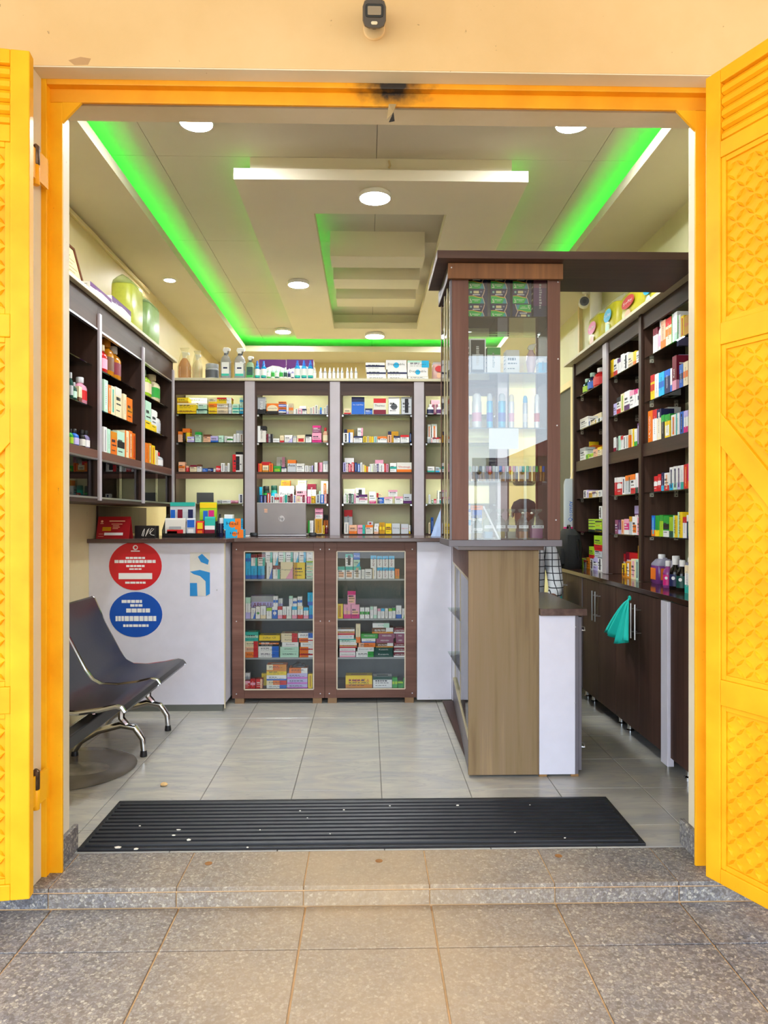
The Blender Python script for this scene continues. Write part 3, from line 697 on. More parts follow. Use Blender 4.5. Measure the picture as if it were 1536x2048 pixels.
flank('corner_post', white_lam(), 1.36, 1.40, -.004, .016, .02, CZ-.022)
flank('track', alu, 0, 1.36, .001, .022, .16, .178); flank('track', alu, 0, 1.36, .001, .022, .935, .95)
for s0, s1, t in ((0, .70, .006), (.66, 1.36, .014)):
    flank('sliding_pane', clear, s0, s1, t, t+.004, .178, .935)
    for q in (s0, s1-.02): flank('pane_stile', alu, q, q+.02, t-.002, t+.006, .178, .935)
part(BX(.806, .820, 3.468, 4.80, .012, CZ-.022), 'inner_panel', wood_dark(), sc)
part(BX(.50, .806, 3.468, 4.80, .012, .03), 'floor_board', wood_dark_y(), sc)
for z in (.36, .65): part(BX(.53, .80, 3.475, 4.78, z-.006, z), 'glass_shelf', shelf_glass, sc)
# low desk beside it
ds = thing('low_desk', (.92, 3.46, 0), label='low white work desk with dark top beside the oak panel', cat='desk')
slabs(ds, [('top_board', wood('walnut_worktop_deep', [(.3, '3d2b28'), (.5, '54403b'), (.7, '6a544d')], 1, rough=.25), .821, 1.045, 3.425, 4.20, .775, .808, .002),
           ('front_panel', white_lam(), .8215, .995, 3.452, 3.468, .012, .775), ('side_panel', grey_edge(), .996, 1.012, 3.455, 4.18, .012, .775),
           ('door', grey_edge(), 1.0125, 1.028, 3.458, 3.80, .03, .765), ('door', grey_edge(), 1.0125, 1.028, 3.803, 4.17, .03, .765),
           ('base_block', plain('chipped_board', '9a7448', .8), .975, 1.012, 3.455, 3.475, 0, .012), ('base_block', plain('chipped_board', '9a7448', .8), .8215, .86, 3.455, 3.475, 0, .012)])
for z in (.70, .14):
    part(MB().tube([(1.03, 3.463, z), (1.042, 3.458, z), (1.042, 3.466, z+.015), (1.03, 3.466, z+.02)], .004, 6), 'hinge', steel(), ds, smooth=True)
for px, py in ((1151, 1254), (1150, 1406)):
    x, z = onY(px, py, 3.452); screw(ds, x, 3.452, z, r=.003)
# ---------------------------------------------------------------- glass display tower on the side counter
TYF = 3.385; X0, X1, TB, TT = .385, .905, CZ+.0, 2.425
tw = thing('display_tower', (.645, TYF, CZ), label='tall glass display tower in walnut frame on the side counter', cat='display case')
rv = wood_redv()
slabs(tw, [('bottom_board', grey_edge(), X0-.006, X1+.006, TYF-.012, TYF+.42, TB, TB+.030, .002),
           ('stile', rv, X0+.010, X0+.088, TYF, TYF+.018, TB+.030, TT), ('stile', rv, X1-.060, X1-.0, TYF, TYF+.018, TB+.030, TT),
           ('header', wood_head(), X0-.012, X1+.006, TYF-.03, TYF-.012, 2.352, 2.424, .002),
           ('header', wd, X0-.012, X0+.004, TYF-.012, TYF+.43, 2.352, 2.424),
           ('corner_post', grey_edge(), X0, X0+.010, TYF, TYF+.02, TB+.030, TT), ('back_stile', rv, X0, X0+.02, TYF+.40, TYF+.42, TB+.030, TT),
           ('back_stile', rv, X1-.02, X1, TYF+.40, TYF+.42, TB+.030, TT), ('side_panel', wd, X1-.014, X1, TYF+.018, TYF+.40, TB+.030, TT),
           ('top_rail', rv, X0+.010, X1, TYF, TYF+.42, TT-.02, TT)])
part(BX(X0+.088, X1-.060, TYF+.004, TYF+.008, TB+.030, TT-.02), 'front_pane', glass('tower_glass', (.97, .99, .98, 1), 1.7), tw)
part(BX(X0+.002, X0+.006, TYF+.02, TYF+.40, TB+.030, TT-.02), 'side_pane', clear, tw)
for y in (TYF+.12, TYF+.24): part(BX(X0-.001, X0+.008, y, y+.012, TB+.030, TT-.02), 'pane_strip', alu, tw)
TS = {k: onY(1000, y, TYF+.06)[1] for k, y in (('a', 637), ('b', 748), ('c', 857), ('d', 963))}
for k, z in TS.items(): part(BX(X0+.012, X1-.016, TYF+.025, TYF+.40, z-.006, z), 'glass_shelf', shelf_glass, tw)
for px, py in ((1116, 564), (1116, 718), (1114, 851), (1112, 1040), (903, 535)):
    x, z = onY(px, py, TYF-.03 if py == 535 else TYF); screw(tw, x, TYF-.031 if py == 535 else TYF-.001, z, r=.0035)
br = thing('bridge_board', (.95, 3.5, 2.426), label='dark overhanging board bridging the tower and right shelves', cat='board')
part(BX(.318, 1.558, 3.30, 3.78, 2.426, 2.462), 'board_panel', wood('walnut_soffit', [(.3, '3a2823'), (.5, '4a342d'), (.7, '5a4238')], 0), br, bevel=.002)
# ---------------------------------------------------------------- right wall: base cabinets, worktop, shelves
RX, RZ = 1.47, .862
wdoor = wood_door()
def base_unit(y0, y1, doors, label, handles):
    t = thing('base_cabinet', ((RX+XR)/2, (y0+y1)/2, 0), label=label, cat='cabinet')
    slabs(t, [('carcass', wd, RX+.019, XR-.002, y0+.001, y1-.001, .085, RZ-.028)])
    ed = [y0]+doors+[y1]
    for a, b in zip(ed[:-1], ed[1:]):
        dr = part(BX(RX, RX+.018, a+.0015, b-.0015, .075, RZ-.030), 'door', wdoor, t, bevel=.0012)
    for y in handles:
        h = MB(); h.tube([(RX-.034, y, .585), (RX-.034, y, .775)], .005, 8); 
        hh = part(h, 'handle', steel(), t, smooth=True)
        for z in (.62, .745): part(MB().tube([(RX-.034, y, z), (RX, y, z)], .0038, 6), 'handle_stud', steel(), t)
    for y in (y0+.07, y1-.07):
        for x in (RX+.06, XR-.08):
            part(MB().lathe([(.024, 0), (.024, .008), (.016, .014), (.016, .07), (.022, .085)], 14, cx=x, cy=y), 'foot', chrome(), t, smooth=True)
    return t
base_unit(4.93, 5.74, [5.335], 'far dark base cabinet on the right wall, under the farthest shelf bay', (5.305, 5.365))
base_unit(4.262, 4.926, [4.578], 'middle dark base cabinet with a bare pair of bar handles', (4.548, 4.608))
base_unit(3.578, 4.258, [3.895], 'dark base cabinet whose handles carry the teal cloth', (3.865, 3.925))
base_unit(2.80, 3.488, [3.15], 'nearest reddish dark base cabinet beside the white filler strip', (3.12, 3.18))
BX(RX-.012, RX+.02, 3.492, 3.574, .03, RZ-.030).build('filler_strip', white_lam(), bevel=.002, label='narrow white laminate strip between the right base cabinets', cat='panel')
part(BX(RX-.004, RX+.018, 4.9265, 4.9295, .08, RZ-.03), 'edge', grey_edge(), thing('divider_edge', (RX, 4.93, .08), label='thin grey upright edge between far and middle base cabinets', cat='panel'))
BX(RX-.008, XR-.002, 2.78, 5.75, RZ-.026, RZ).build('worktop', wood('glossy_dark_worktop', DARK, 1, rough=.12), bevel=.002, label='dark glossy worktop along the right wall', cat='worktop')
SX = 1.62
su = thing('shelf_unit', (SX+.13, 4.4, RZ), label='dark wall shelving with glass shelves on the right wall', cat='shelf')
sy = [2.95, 3.58-.0, 4.255, 4.875, 5.64]; sy = [2.95, 4.255, 4.875, 5.64]
rlv = (2.18, 1.92, 1.39, 1.136)
part(BX(SX-.06, XR, 2.78, 5.74, 2.44, 2.46), 'top_board', plain('cream_top_edge', 'cfc6a8', .5), su, bevel=.002)
for i, y in enumerate(sy):
    part(BX(SX, XR-.002, y-.010, y+.010, RZ+.002, 2.44), 'upright', wood('brown_upright_panel', [(.32, '3d2a22'), (.5, '523a2f'), (.68, '674b3d')], 2), su)
    if i == 2: part(BX(SX-.016, SX+.001, y-.035, y+.045, RZ+.002, 2.42), 'post_front', grey_post(), su, bevel=.002)
    else: part(BX(SX-.012, SX+.001, y-.026, y+.012, RZ+.002, 2.44), 'post_front', wd, su)
for i in range(3):
    y0, y1 = sy[i]+.011, sy[i+1]-.011
    part(BX(SX, SX+.016, y0, y1, 2.346, 2.44), 'header', wy, su)
    part(BX(SX, SX+.016, y0, y1, 1.60, 1.66), 'cross_rail', wy, su)
    part(BX(SX, XR-.002, y0, y1, 1.660, 1.676), 'wood_shelf', wy, su)
    if i: part(BX(XR-.012, XR-.002, y0, y1, RZ+.002, 2.44), 'back_panel', wd, su)
    for z in rlv: glass_shelf(su, SX+.012, XR-.014, y0, y1, z)
    for z in rlv:
        for x in (SX+.045, SX+.19):
            c = part(BX(x, x+.018, y1-.016, y1, z-.026, z-.006), 'shelf_bracket', plain('clear_bracket', 'c9c0b0', .3), su)
            part(BX(x+.006, x+.012, y1-.0165, y1-.0155, z-.020, z-.013), 'bracket_screw', black_pl(), c)
# ================================================================== GOODS
ORD = 'first second third fourth fifth sixth seventh eighth ninth tenth eleventh twelfth thirteenth fourteenth fifteenth sixteenth seventeenth eighteenth nineteenth twentieth twenty-first twenty-second twenty-third twenty-fourth twenty-fifth twenty-sixth twenty-seventh twenty-eighth twenty-ninth thirtieth thirty-first thirty-second thirty-third thirty-fourth thirty-fifth thirty-sixth thirty-seventh thirty-eighth thirty-ninth fortieth'.split()
STY = dict(T='top band', B='bottom band', M='middle band', L='left band', R='right band', D='corner', C='dot', P='picture', O='oval', V='spine', W='wave', F='frame')
def lum(c): return .2*c[0]+.7*c[1]+.1*c[2]
def rect(m, w, h, u0, u1, v0, v1, c, k): m.poly([(-w/2+u0*w, -.0003*k, v0*h), (-w/2+u1*w, -.0003*k, v0*h), (-w/2+u1*w, -.0003*k, v1*h), (-w/2+u0*w, -.0003*k, v1*h)], c)
def disc(m, w, h, u, v, ru, rv, c, k, n=16): m.poly([(-w/2+u*w+ru*math.cos(6.2832*i/n), -.0003*k, v*h+rv*math.sin(6.2832*i/n)) for i in range(n)], c)
def words_line(m, w, h, u0, u1, v, t, c, k, rng):
    u = u0
    while u < u1-.03:
        l = min(rng.uniform(.07, .2), u1-u); rect(m, w, h, u, u+l, v-t/2, v+t/2, c, k); u += l+.035
def carton(w, d, h, base, designs, rng, text=None):
    m = MB(); c = col(base); m.box(-w/2, w/2, 0, d, 0, h, c); k = 1
    accents = []
    for s, a in designs:
        ac = col(a); k += 1; accents.append(ac)
        if s == 'T': rect(m, w, h, 0, 1, .72, 1, ac, k); m.poly([(-w/2-.0003, 0, h*.72), (-w/2-.0003, d, h*.72), (-w/2-.0003, d, h), (-w/2-.0003, 0, h)], ac); m.poly([(w/2+.0003, 0, h*.72), (w/2+.0003, d, h*.72), (w/2+.0003, d, h), (w/2+.0003, 0, h)], ac)
        elif s == 'B': rect(m, w, h, 0, 1, 0, .3, ac, k); m.poly([(-w/2-.0003, 0, 0), (-w/2-.0003, d, 0), (-w/2-.0003, d, h*.3), (-w/2-.0003, 0, h*.3)], ac); m.poly([(w/2+.0003, 0, 0), (w/2+.0003, d, 0), (w/2+.0003, d, h*.3), (w/2+.0003, 0, h*.3)], ac)
        elif s == 'M': rect(m, w, h, 0, 1, .36, .62, ac, k)
        elif s == 'L': rect(m, w, h, 0, .32, 0, 1, ac, k)
        elif s == 'R': rect(m, w, h, .66, 1, 0, 1, ac, k)
        elif s == 'D': m.poly([(w/2, -.0003*k, 0), (w/2, -.0003*k, h*.75), (w*.2, -.0003*k, h*.35), (-w*.1, -.0003*k, 0)], ac)
        elif s == 'C': r = .3*min(w, h); disc(m, w, h, .5, .45, r, r, ac, k)
        elif s == 'O': disc(m, w, h, .5, .5, w*.46, h*.36, ac, k, 24)
        elif s == 'P': rect(m, w, h, .15, .85, .12, .55, ac, k)
        elif s == 'V': rect(m, w, h, .32, .68, .1, .9, ac, k)
        elif s == 'F': rect(m, w, h, 0, 1, 0, 1, ac, k); rect(m, w, h, .07, .93, .04, .96, c, k+1); k += 1
        elif s == 'W': m.poly([(-w/2, -.0003*k, h), (-w/2, -.0003*k, h*.55), (-w/4, -.0003*k, h*.62), (0, -.0003*k, h*.74), (w/4, -.0003*k, h*.7), (w/2, -.0003*k, h*.6), (w/2, -.0003*k, h)], ac)
    k += 2
    under = c
    for s, a in designs:
        if s in 'O': under = col(a)
    ink = lin('2a2a33') if lum(under) > .25 else lin('f4f2ec')
    if not text:
        if w < .55*h:   # upright spine lettering
            v = .24; soft = tuple(.55*a+.45*b for a, b in zip(ink, under))
            while v < .78:
                l = rng.uniform(.02, .05); rect(m, w, h, .40, .40+rng.uniform(.12, .2), v, v+l, soft, k); v += l+.02
        else:
            words_line(m, w, h, .12, .12+rng.uniform(.4, .72), .62, .11, ink, k, rng)
            words_line(m, w, h, .12, .85, .44, .05, ink, k, rng); words_line(m, w, h, .12, .7, .22, .04, ink, k, rng)
    # small print on the flank
    for sx in (-1, 1):
        x = sx*(w/2+.0006)
        for v in (.25, .45, .6, .75): m.poly([(x, d*.2, h*v), (x, d*.75, h*v), (x, d*.75, h*(v+.04)), (x, d*.2, h*(v+.04))], ink)
    m.poly([(-w*.3, d*.3, h+.0003), (w*.3, d*.3, h+.0003), (w*.3, d*.6, h+.0003), (-w*.3, d*.6, h+.0003)], accents[0] if accents else ink)
    return m
def lathe_obj(prof, mat, name, parent, n=14, z=0, **kw):
    return MB().lathe(prof, n, cz=z).build(name, mat, parent, smooth=True, **kw)
def bottle(t, w, h, base, designs, sq=False):
    """bottle with body, paper label and cap; first design = cap colour, second = label colour"""
    cap = designs[0][1] if designs else 'wht'; lab = designs[1][1] if len(designs) > 1 else 'wht'
    r = w/2; d = .72*w
    bm = film('liquid_'+base, PAL[base][0], .8)
    prof = [(.92, 0), (1, .03*h), (1, .58*h), (.86, .68*h), (.42, .76*h), (.40, .8*h)]
    b = MB().rlathe(prof, w, d, .42, cy=d/2).build('body', bm, t, smooth=True)
    MB().rlathe([(1.015, .14*h), (1.015, .5*h)], w, d, .42, cy=d/2).build('paper_label', paint(lab), b, smooth=True)
    m = MB()
    for v in (.4, .32, .24): m.poly([(-r*.5, -.004-.0, v*h), (r*.45, -.004, v*h), (r*.45, -.004, (v+.04)*h), (-r*.5, -.004, (v+.04)*h)])
    MB().rlathe([(.44, .78*h), (.46, .8*h), (.46, .97*h), (.40, h)], w, w, .45, cy=d/2).build('cap', paint(cap), t, smooth=True)
def spray_mist(t, w, h, base, cap, lab, lab2):
    r = w/2
    lathe_obj([(r*.9, 0), (r, .02*h), (r, .62*h), (r*.75, .7*h), (r*.4, .76*h)], film('liquid_'+base, PAL[base][0], .35, .08), 'body', t).location = (0, r, 0)
    b = MB().lathe([(r*1.02, .12*h), (r*1.02, .56*h)], 14).build('paper_label', paint(lab), t, smooth=True); b.location = (0, r, 0)
    b = MB().lathe([(r*1.03, .12*h), (r*1.03, .22*h)], 14).build('label_band', paint(lab2), t, smooth=True); b.location = (0, r, 0)
    lathe_obj([(r*.55, .74*h), (r*.55, .84*h), (r*.38, .87*h), (r*.36, h)], paint(cap), 'pump_cap', t).location = (0, r, 0)
def trigger(t, w, h, base, cap, lab, lab2, sgn=1):
    d = .62*w
    MB().rlathe([(.94, 0), (1, .02*h), (1, .55*h), (.8, .68*h), (.36, .76*h), (.34, .8*h)], w, d, .4, cy=d/2).build('body', film('clear_'+base, PAL[base][0], .28, .08), t, smooth=True)
    MB().rlathe([(.9, .03*h), (.95, .28*h)], w, d, .4, cy=d/2).build('liquid', film('liquid_'+base, PAL[base][0], .55), t, smooth=True)
    lb = BX(-w*.36, w*.36, -.0022, -.0008, .1*h, .52*h).build('paper_label', paint(lab), t)
    BX(-w*.36, w*.36, -.0028, -.0022, .1*h, .17*h).build('label_band', paint(lab2), lb)
    BX(-w*.2, w*.2, -.0028, -.0022, .32*h, .37*h).build('label_print', paint('nav'), lb)
    hd = MB().prism([(-.13*w, .8*h), (.13*w, .8*h), (.15*w, .87*h), (.42*w*sgn, .885*h), (.44*w*sgn, .955*h), (.2*w, .985*h), (-.2*w, .985*h), (-.3*w*sgn, .9*h)] if sgn > 0 else
        [(.13*w, .8*h), (-.13*w, .8*h), (-.15*w, .87*h), (-.42*w, .885*h), (-.44*w, .955*h), (-.2*w, .985*h), (.2*w, .985*h), (.3*w, .9*h)], 1, d*.28, d*.72).build('trigger_head', paint(cap), t, bevel=.003)
    MB().prism([(.2*w*sgn, .88*h), (.3*w*sgn, .88*h), (.24*w*sgn, .78*h), (.18*w*sgn, .78*h)], 1, d*.38, d*.62).build('trigger_lever', paint('dgr'), t)
    lathe_obj([(w*.19, .755*h), (w*.19, .81*h)], paint('dgr'), 'collar', t, 12).location = (0, d/2, 0)
def jar(t, w, h, base, cap, lab):
    r = w/2
    lathe_obj([(r*.92, 0), (r, .04*h), (r, .68*h), (r*.86, .74*h)], film('liquid_'+base, PAL[base][0], .8), 'body', t, 18).location = (0, r, 0)
    b = MB().lathe([(r*1.015, .12*h), (r*1.015, .6*h)], 18).build('paper_label', paint(lab), t, smooth=True); b.location = (0, r, 0)
    lathe_obj([(r*.95, .74*h), (r*.98, .76*h), (r*.98, .97*h), (r*.9, h)], paint(cap), 'lid', t, 18).location = (0, r, 0)
def can(t, w, h, base, cap, lab):
    r = w/2
    lathe_obj([(r*.96, 0), (r, .01*h), (r, .74*h), (r*.9, .78*h)], plain('can_'+base, PAL[base][0], .3, .2), 'body', t, 18).location = (0, r, 0)
    b = MB().lathe([(r*1.012, .2*h), (r*1.012, .45*h)], 18).build('printed_band', paint(lab), t, smooth=True); b.location = (0, r, 0)
    lathe_obj([(r*.9, .78*h), (r*.9, .9*h), (r*.7, .97*h), (r*.4, h)], paint(cap), 'cap', t, 18).location = (0, r, 0)
NOUN = dict(box='box', bot='bottle', jar='jar', can='spray can', mist='mist bottle', trig='trigger spray', flat='carton')
USED = {}
def shelf(frame, plane, z, where, group, data, name='medicine_box', cat='box', depth=.085, step=.088, prefix='', seed=1, lo=None, hi=None, room=.255):
    rng = random.Random(seed); items = []
    for it in data.replace('\n', ' ').split('|'):
        tk = it.split()
        if not tk: continue
        x0, x1 = float(tk[0]), float(tk[1]); yy = tk[2].split('/'); yt = float(yy[0]); yb = float(yy[1]) if len(yy) > 1 else None
        base = tk[3]; des = []; text = None; back = 0; kind = 'box'; inkc = None
        for t in tk[4:]:
            if t.startswith('='): text = t[1:].replace('_', ' ')
            elif t == '~': back = 1
            elif t == '~~': back = 2
            elif t in NOUN: kind = t
            elif t.startswith('#'): inkc = t[1:]
            elif ':' in t: s, a = t.split(':'); des.append((s, a))
        items.append([x0, x1, yt, yb, base, des, text, back, kind, inkc])
    items.sort(key=lambda q: (q[0]+q[1])/2)
    # columns of the row: things that stand over one another share one
    cols = {False: [], True: []}
    for q in sorted(items, key=lambda q: -(q[3] if q[3] else 9999)):
        mine = None
        if q[3]:
            for c_ in cols[q[7] > 0]:
                f_ = c_[0]
                if f_[3] and min(q[1], f_[1])-max(q[0], f_[0]) > .5*min(q[1]-q[0], f_[1]-f_[0]): mine = c_; break
        if mine is None: cols[q[7] > 0].append([q])
        else: mine.append(q)
    spot = {}
    for rear in (False, True):
        cols[rear].sort(key=lambda c_: (c_[0][0]+c_[0][1])/2)
        stacks = [c_ for c_ in cols[rear] if len(c_) > 1]
        for n_, c_ in enumerate(cols[rear]):
            c_.sort(key=lambda q: -(q[3] or 0))
            for u_, q in enumerate(c_): spot[id(q)] = (rear, n_, u_, len(c_), stacks.index(c_) if len(c_) > 1 else -1)
    for n, q_ in enumerate(items):
        x0, x1, yt, yb, base, des, text, back, kind, inkc = q_
        if frame == 'Y':
            P = plane+back*step
            a, zt = onY(x0, yt, P); b, _ = onY(x1, yt, P); zb = onY(x0, yb, P)[1] if yb else z
            if lo is not None: a, b = max(lo, min(a, hi-.012)), max(lo+.012, min(b, hi))
            loc = [(a+b)/2, P, zb]; rz = 0
        else:
            sg = 1 if plane > 0 else -1; P = plane+sg*back*step
            a, _ = onX(x0, yt, P); b, _ = onX(x1, yt, P); _, zt = onX((x0+x1)/2 if kind != 'box' else (x1 if sg > 0 else x0), yt, P)
            zb = onX((x0+x1)/2, yb, P)[1] if yb else z
            if lo is not None: a, b = max(lo, min(a, hi)), max(lo, min(b, hi))
            loc = [P, (a+b)/2, zb]; rz = -math.pi/2 if plane > 0 else math.pi/2
        if yb and abs(zb-z) < .018: zb = z; loc[2] = z
        w = max(.012, abs(b-a)-.0015); h = max(.015, zt-zb-(.0006 if yb else 0)); loc[2] = zb+.0003
        d = min(depth, max(.03, w*1.1)) if kind == 'box' else w
        if frame != 'Y' and kind == 'box': d = min(depth, .075)
        d = min(d, room-back*step)
        noun = prefix+NOUN[kind]
        desc = '%s %s' % (cname(base), noun)
        if kind == 'bot':
            desc = '%s %s with %s cap' % (cname(base), noun, cname(des[0][1]) if des else 'white')
        elif text and len(text) > 2: desc = '%s %s lettered %s' % (cname(base), noun, text.replace('-', ' ').split()[0].upper()) if False else '%s %s with lettered front' % (cname(base), noun)
        elif des: desc = '%s %s with %s %s' % (cname(base), noun, cname(des[0][1]), STY.get(des[0][0], 'mark'))
        rear, n_, u_, tall, si = spot[id(q_)]
        if rear: desc = 'rear '+desc
        if tall > 1:
            lab = '%s, %s up in %s stack, %s' % (desc, ORD[u_], ORD[si], where)
            if len(lab.split()) > 16: lab = '%s %s, %s up in %s stack, %s' % (cname(base), noun, ORD[u_], ORD[si], where)
        else: lab = '%s, %s from left, %s' % (desc, ORD[n_], where)
        if USED.get(lab): print('DUPLICATE LABEL', lab)
        USED[lab] = 1
        nm = {'box': name, 'bot': 'bottle', 'jar': 'jar', 'can': 'spray_can', 'mist': 'mist_bottle', 'trig': 'trigger_spray', 'flat': name}[kind]
        ct_ = cat if kind in ('box', 'flat') else {'bot': 'bottle', 'jar': 'jar', 'can': 'spray can', 'mist': 'bottle', 'trig': 'spray bottle'}[kind]
        if kind in ('box', 'flat'):
            dd = d if kind == 'box' else .05
            t = carton(w, dd, h, base, des, rng, text).build(nm, None, None, loc, rz, label=lab, cat=ct_, group=group)
            if text:
                if w < .6*h: lettering(t, text, 0, h*.5, min(w*.5, h*.9/len(text)*1.4), inkc or ('blk' if lum(col(base)) > .2 else 'wht'), y=-.0028, rz=-math.pi/2)
                else: lettering(t, text, 0, h*.55, min(h*.42, w*1.5/len(text)), inkc or ('blk' if lum(col(base)) > .2 else 'wht'), y=-.0028, wide=min(w*.82, h*.42*.62*len(text)))
        else:
            t = thing(nm, loc, rz, label=lab, cat=ct_, group=group)
            if kind == 'bot': bottle(t, w, h, base, des)
            elif kind == 'jar': jar(t, w, h, base, des[0][1] if des else 'blk', des[1][1] if len(des) > 1 else 'wht')
            elif kind == 'can': can(t, w, h, base, des[0][1] if des else 'wht', des[1][1] if len(des) > 1 else 'blu')
            elif kind == 'mist': spray_mist(t, w, h, base, des[0][1], des[1][1], des[2][1])
            elif kind == 'trig': trigger(t, w, h, base, des[0][1], des[1][1], des[2][1])
IY = BY+.035
def back(bay, lev, data, seed):
    nm = ('first', 'second', 'third', 'fourth')[bay-1]; ln = dict(A='top', B='second', C='third', D='fourth', E='lowest')[lev]
    shelf('Y', IY, lv[lev], '%s back bay, %s shelf' % (nm, ln), 'boxes in the back shelf wall', data, seed=seed, lo=posts[bay-1][1]+.015, hi=posts[bay][0]-.015)
back(1, 'A', '''353 392 818/830 yel M:gld|353 392 806/818 yel T:crm|353 377 795/806 yel B:gld|393 414 818/830 mnt T:dkg|396 414 806/818 mnt T:wht|378 414 796/806 wht ~
 |417 434 818/830 yel M:gld|417 434 807/818 org B:yel|417 434 795/807 crm B:yel|434 456 818/830 bei T:crm|434 456 807/818 bei M:wht|434 463 795/807 yel T:red R:wht|457 463 807/830 sil M:wht
 |465 478 819/830 mnt M:tea|465 478 808/819 mnt B:tea|479 487 819/830 cya T:mnt|479 487 808/819 mnt B:cya|479 487 796/808 mnt M:cya''', 11)
back(1, 'B', '''356 364 863 pch T:org|365 373 864 lil ~|365 380 857 yel T:org ~|374 388 873 lil M:wht|390 402 864 mnt T:grn|407 421 869 pch T:brn|421 436 872 lil B:blu|437 447 871 mnt|449 453 872 wht V:gry|454 466 873 wht M:grn
 |467 472 868 wht V:sil|473 479 867 wht V:gry|480 486 868 off V:brn|472 486 861 wht T:gry ~''', 12)
back(1, 'C', '''357 370 924 pch M:org|372 378 932 red T:pch|380 393 930 crm T:mar|394 403 929 wht T:brn|405 415 937 blu|415 426 936 nav M:blu|427 431 938 wht|432 441 932 red M:pnk|442 449 926 wht V:gry|450 454 932 wht V:nav|455 459 926 wht V:sil
 |465 486 909 wht L:red V:blk|471 487 904 wht T:blk ~''', 13)
back(1, 'D', '''434 443 1000 gry T:sil|444 461 1000 wht M:sil|462 476 1001 pnk B:mar|477 487 988 wht V:nav''', 14)
back(2, 'A', '''514 531 794 gry B:blk =Paled #wht|533 557 807 org O:crm =Levtop-Kit B:blk|557 572 824.6/830 org M:brn|557 572 819.2/824.6 blu M:wht|557 572 813.8/819.2 org M:brn|557 572 808.4/813.8 blu M:wht|557 572 803/808.4 org M:brn
 |573 577 809 wht B:lil|577.5 586.5 807 bei M:org|588 590 819 wht|590.5 595 817 wht V:blk|596 604 817 pnk V:off|604.5 613 818 wht T:nav|599 612 812 nav T:wht ~|614 619 814 crm|620 624 815 wht V:blk|625 629 813 wht V:red|630 635 810 wht V:blk|636 639.5 819 wht V:nav|640 643 815 blu T:cya|643.5 647 821 wht|647.5 651.5 815 wht V:blk|652 657 810 wht V:nav''', 15)
back(2, 'B', '''515 532 852 off T:blk L:wht|533 545 868 gry L:mar R:blk|546 559 877 wht =Esfenac|560 568 871 crm B:red|569 585 870 wht D:lil|586 593 872 off T:gry|594 610 870 crm P:red =Coxtral|611 623 869 wht T:blk|624 643 866 pnk B:mag|625 642 851/866 mav T:mag|645 657 855 pch bot T:red V:crm''', 16)
back(2, 'C', '''516 524 927 org L:red|525 537 931 crm B:amb|523 541 924 org T:red ~|538 546 927 org V:red|547 562 932 grn P:lim|553 570 914 off =Omiprax R:pnk ~~|563 573 934 wht T:nav|575 592 920 sil T:org =Azix|592.5 609 927 wht T:off|610 617 931 wht V:gry|618 622 932 wht V:blk|623 628 931 lil R:blk|629 635 925 wht|636 645 925 pnk L:mar|646 658 922 wht T:gry''', 17)
back(2, 'D', '''518 524 974 cya ~|525 538 972 dkg jar T:blk V:grn ~|541 554 971 tea jar T:dkg V:cya ~|558 588 972 wht =Predex ~ #nav|562 580 961/972 org L:amb ~|592 613 971 pnk T:wht ~|596 613 961/971 crm T:gry ~|615 632 968 wht T:mar ~|638 641 982 mnt ~|642 658 962 wht V:org ~
 |519 527 990 nav V:blu|527.5 533 990 nav V:lil|534 540 986 red V:wht|541 548 992 wht V:blk|549 558 987 off M:red|559 565 993 pnk V:red|566 569 990 wht V:blk|569.5 574 990 tea|575 580 991 brn V:nav|580.5 585 988 mar|586 592 990 off V:blu|593 600 992 crm C:pnk|601 604 994 wht|605 609 990 mar|610 613 993 wht V:pnk|614 621 993 mag V:pnk|622 631 992 gld V:yel|632 640 989 sil V:nav|640.5 648 989 blu V:wht|649 655 988 pnk V:crm|655.5 658 988 mar''', 18)
back(2, 'E', '''616 627 1041 wht L:grn|629 645 1037 gld F:crm|630 646 1029/1037 wht F:pnk|630 646 1022/1029 pnk M:mav|630 646 1016/1022 pnk T:mar|647 658 1030 org T:blk ~|633 640 1053 wht V:gry|641 644.5 1050 org V:red|645 649 1051 yel V:brn|650 658 1051 mar bot T:wht V:mar''', 19)
back(3, 'A', '''688 702 817 crm B:red|703 729 794 blu T:nav =On_Call_Plus #wht|730 745 817 blu T:nav|747 772 797 off T:red =Thermo B:mar|777 799 794 wht C:dgr|803 824 794 sil V:blk''', 20)
back(3, 'B', '''686 697 866 wht V:blk|688 708 859 gld L:nav ~|697.5 706 865 wht L:blu|707 725 872 wht T:nav|715 726 856/872 wht R:pnk|726.5 733 873 yel V:brn|733.5 738 872 crm V:blk|738.5 742.5 873 yel V:org|743 747 873 yel|748 754 873 sil V:tea|755 774 873 wht W:org =Bella|775 783 870 pch V:brn|784 787 870 gld|776 797 863 gld L:nav ~|787.5 800 872 wht T:nav|801 818 870 wht T:red|819 823 865 nav V:blu|823.5 827 865 blk V:nav''', 21)
back(3, 'C', '''686 692 925 lil V:nav|692.5 696 927 wht V:red|697 702 928 red V:pnk|689 708 916 wht C:sil ~|703 708.5 925 red V:wht|709 714.5 925 nav V:blu|715 720 928 blu V:wht|720.5 724.5 925 wht V:gry|725 728.5 929 crm|729 732 931 yel|733 736 933 org|736.5 739.5 933 wht|740 742.5 928 wht V:gry|743 746 928 wht V:lim|746.5 749.5 927 off V:nav|750 753.5 929 wht V:nav|754 757.5 928 nav V:lil|758 761 926 wht|761.5 765 929 wht V:blk|750 767 920 wht T:pnk ~|765.5 768 928 wht|768.5 771.5 927 red|772 777 928 pnk V:mar|780 793 926 wht M:tea|793.5 824 925 off B:org =Vitomega #red''', 22)
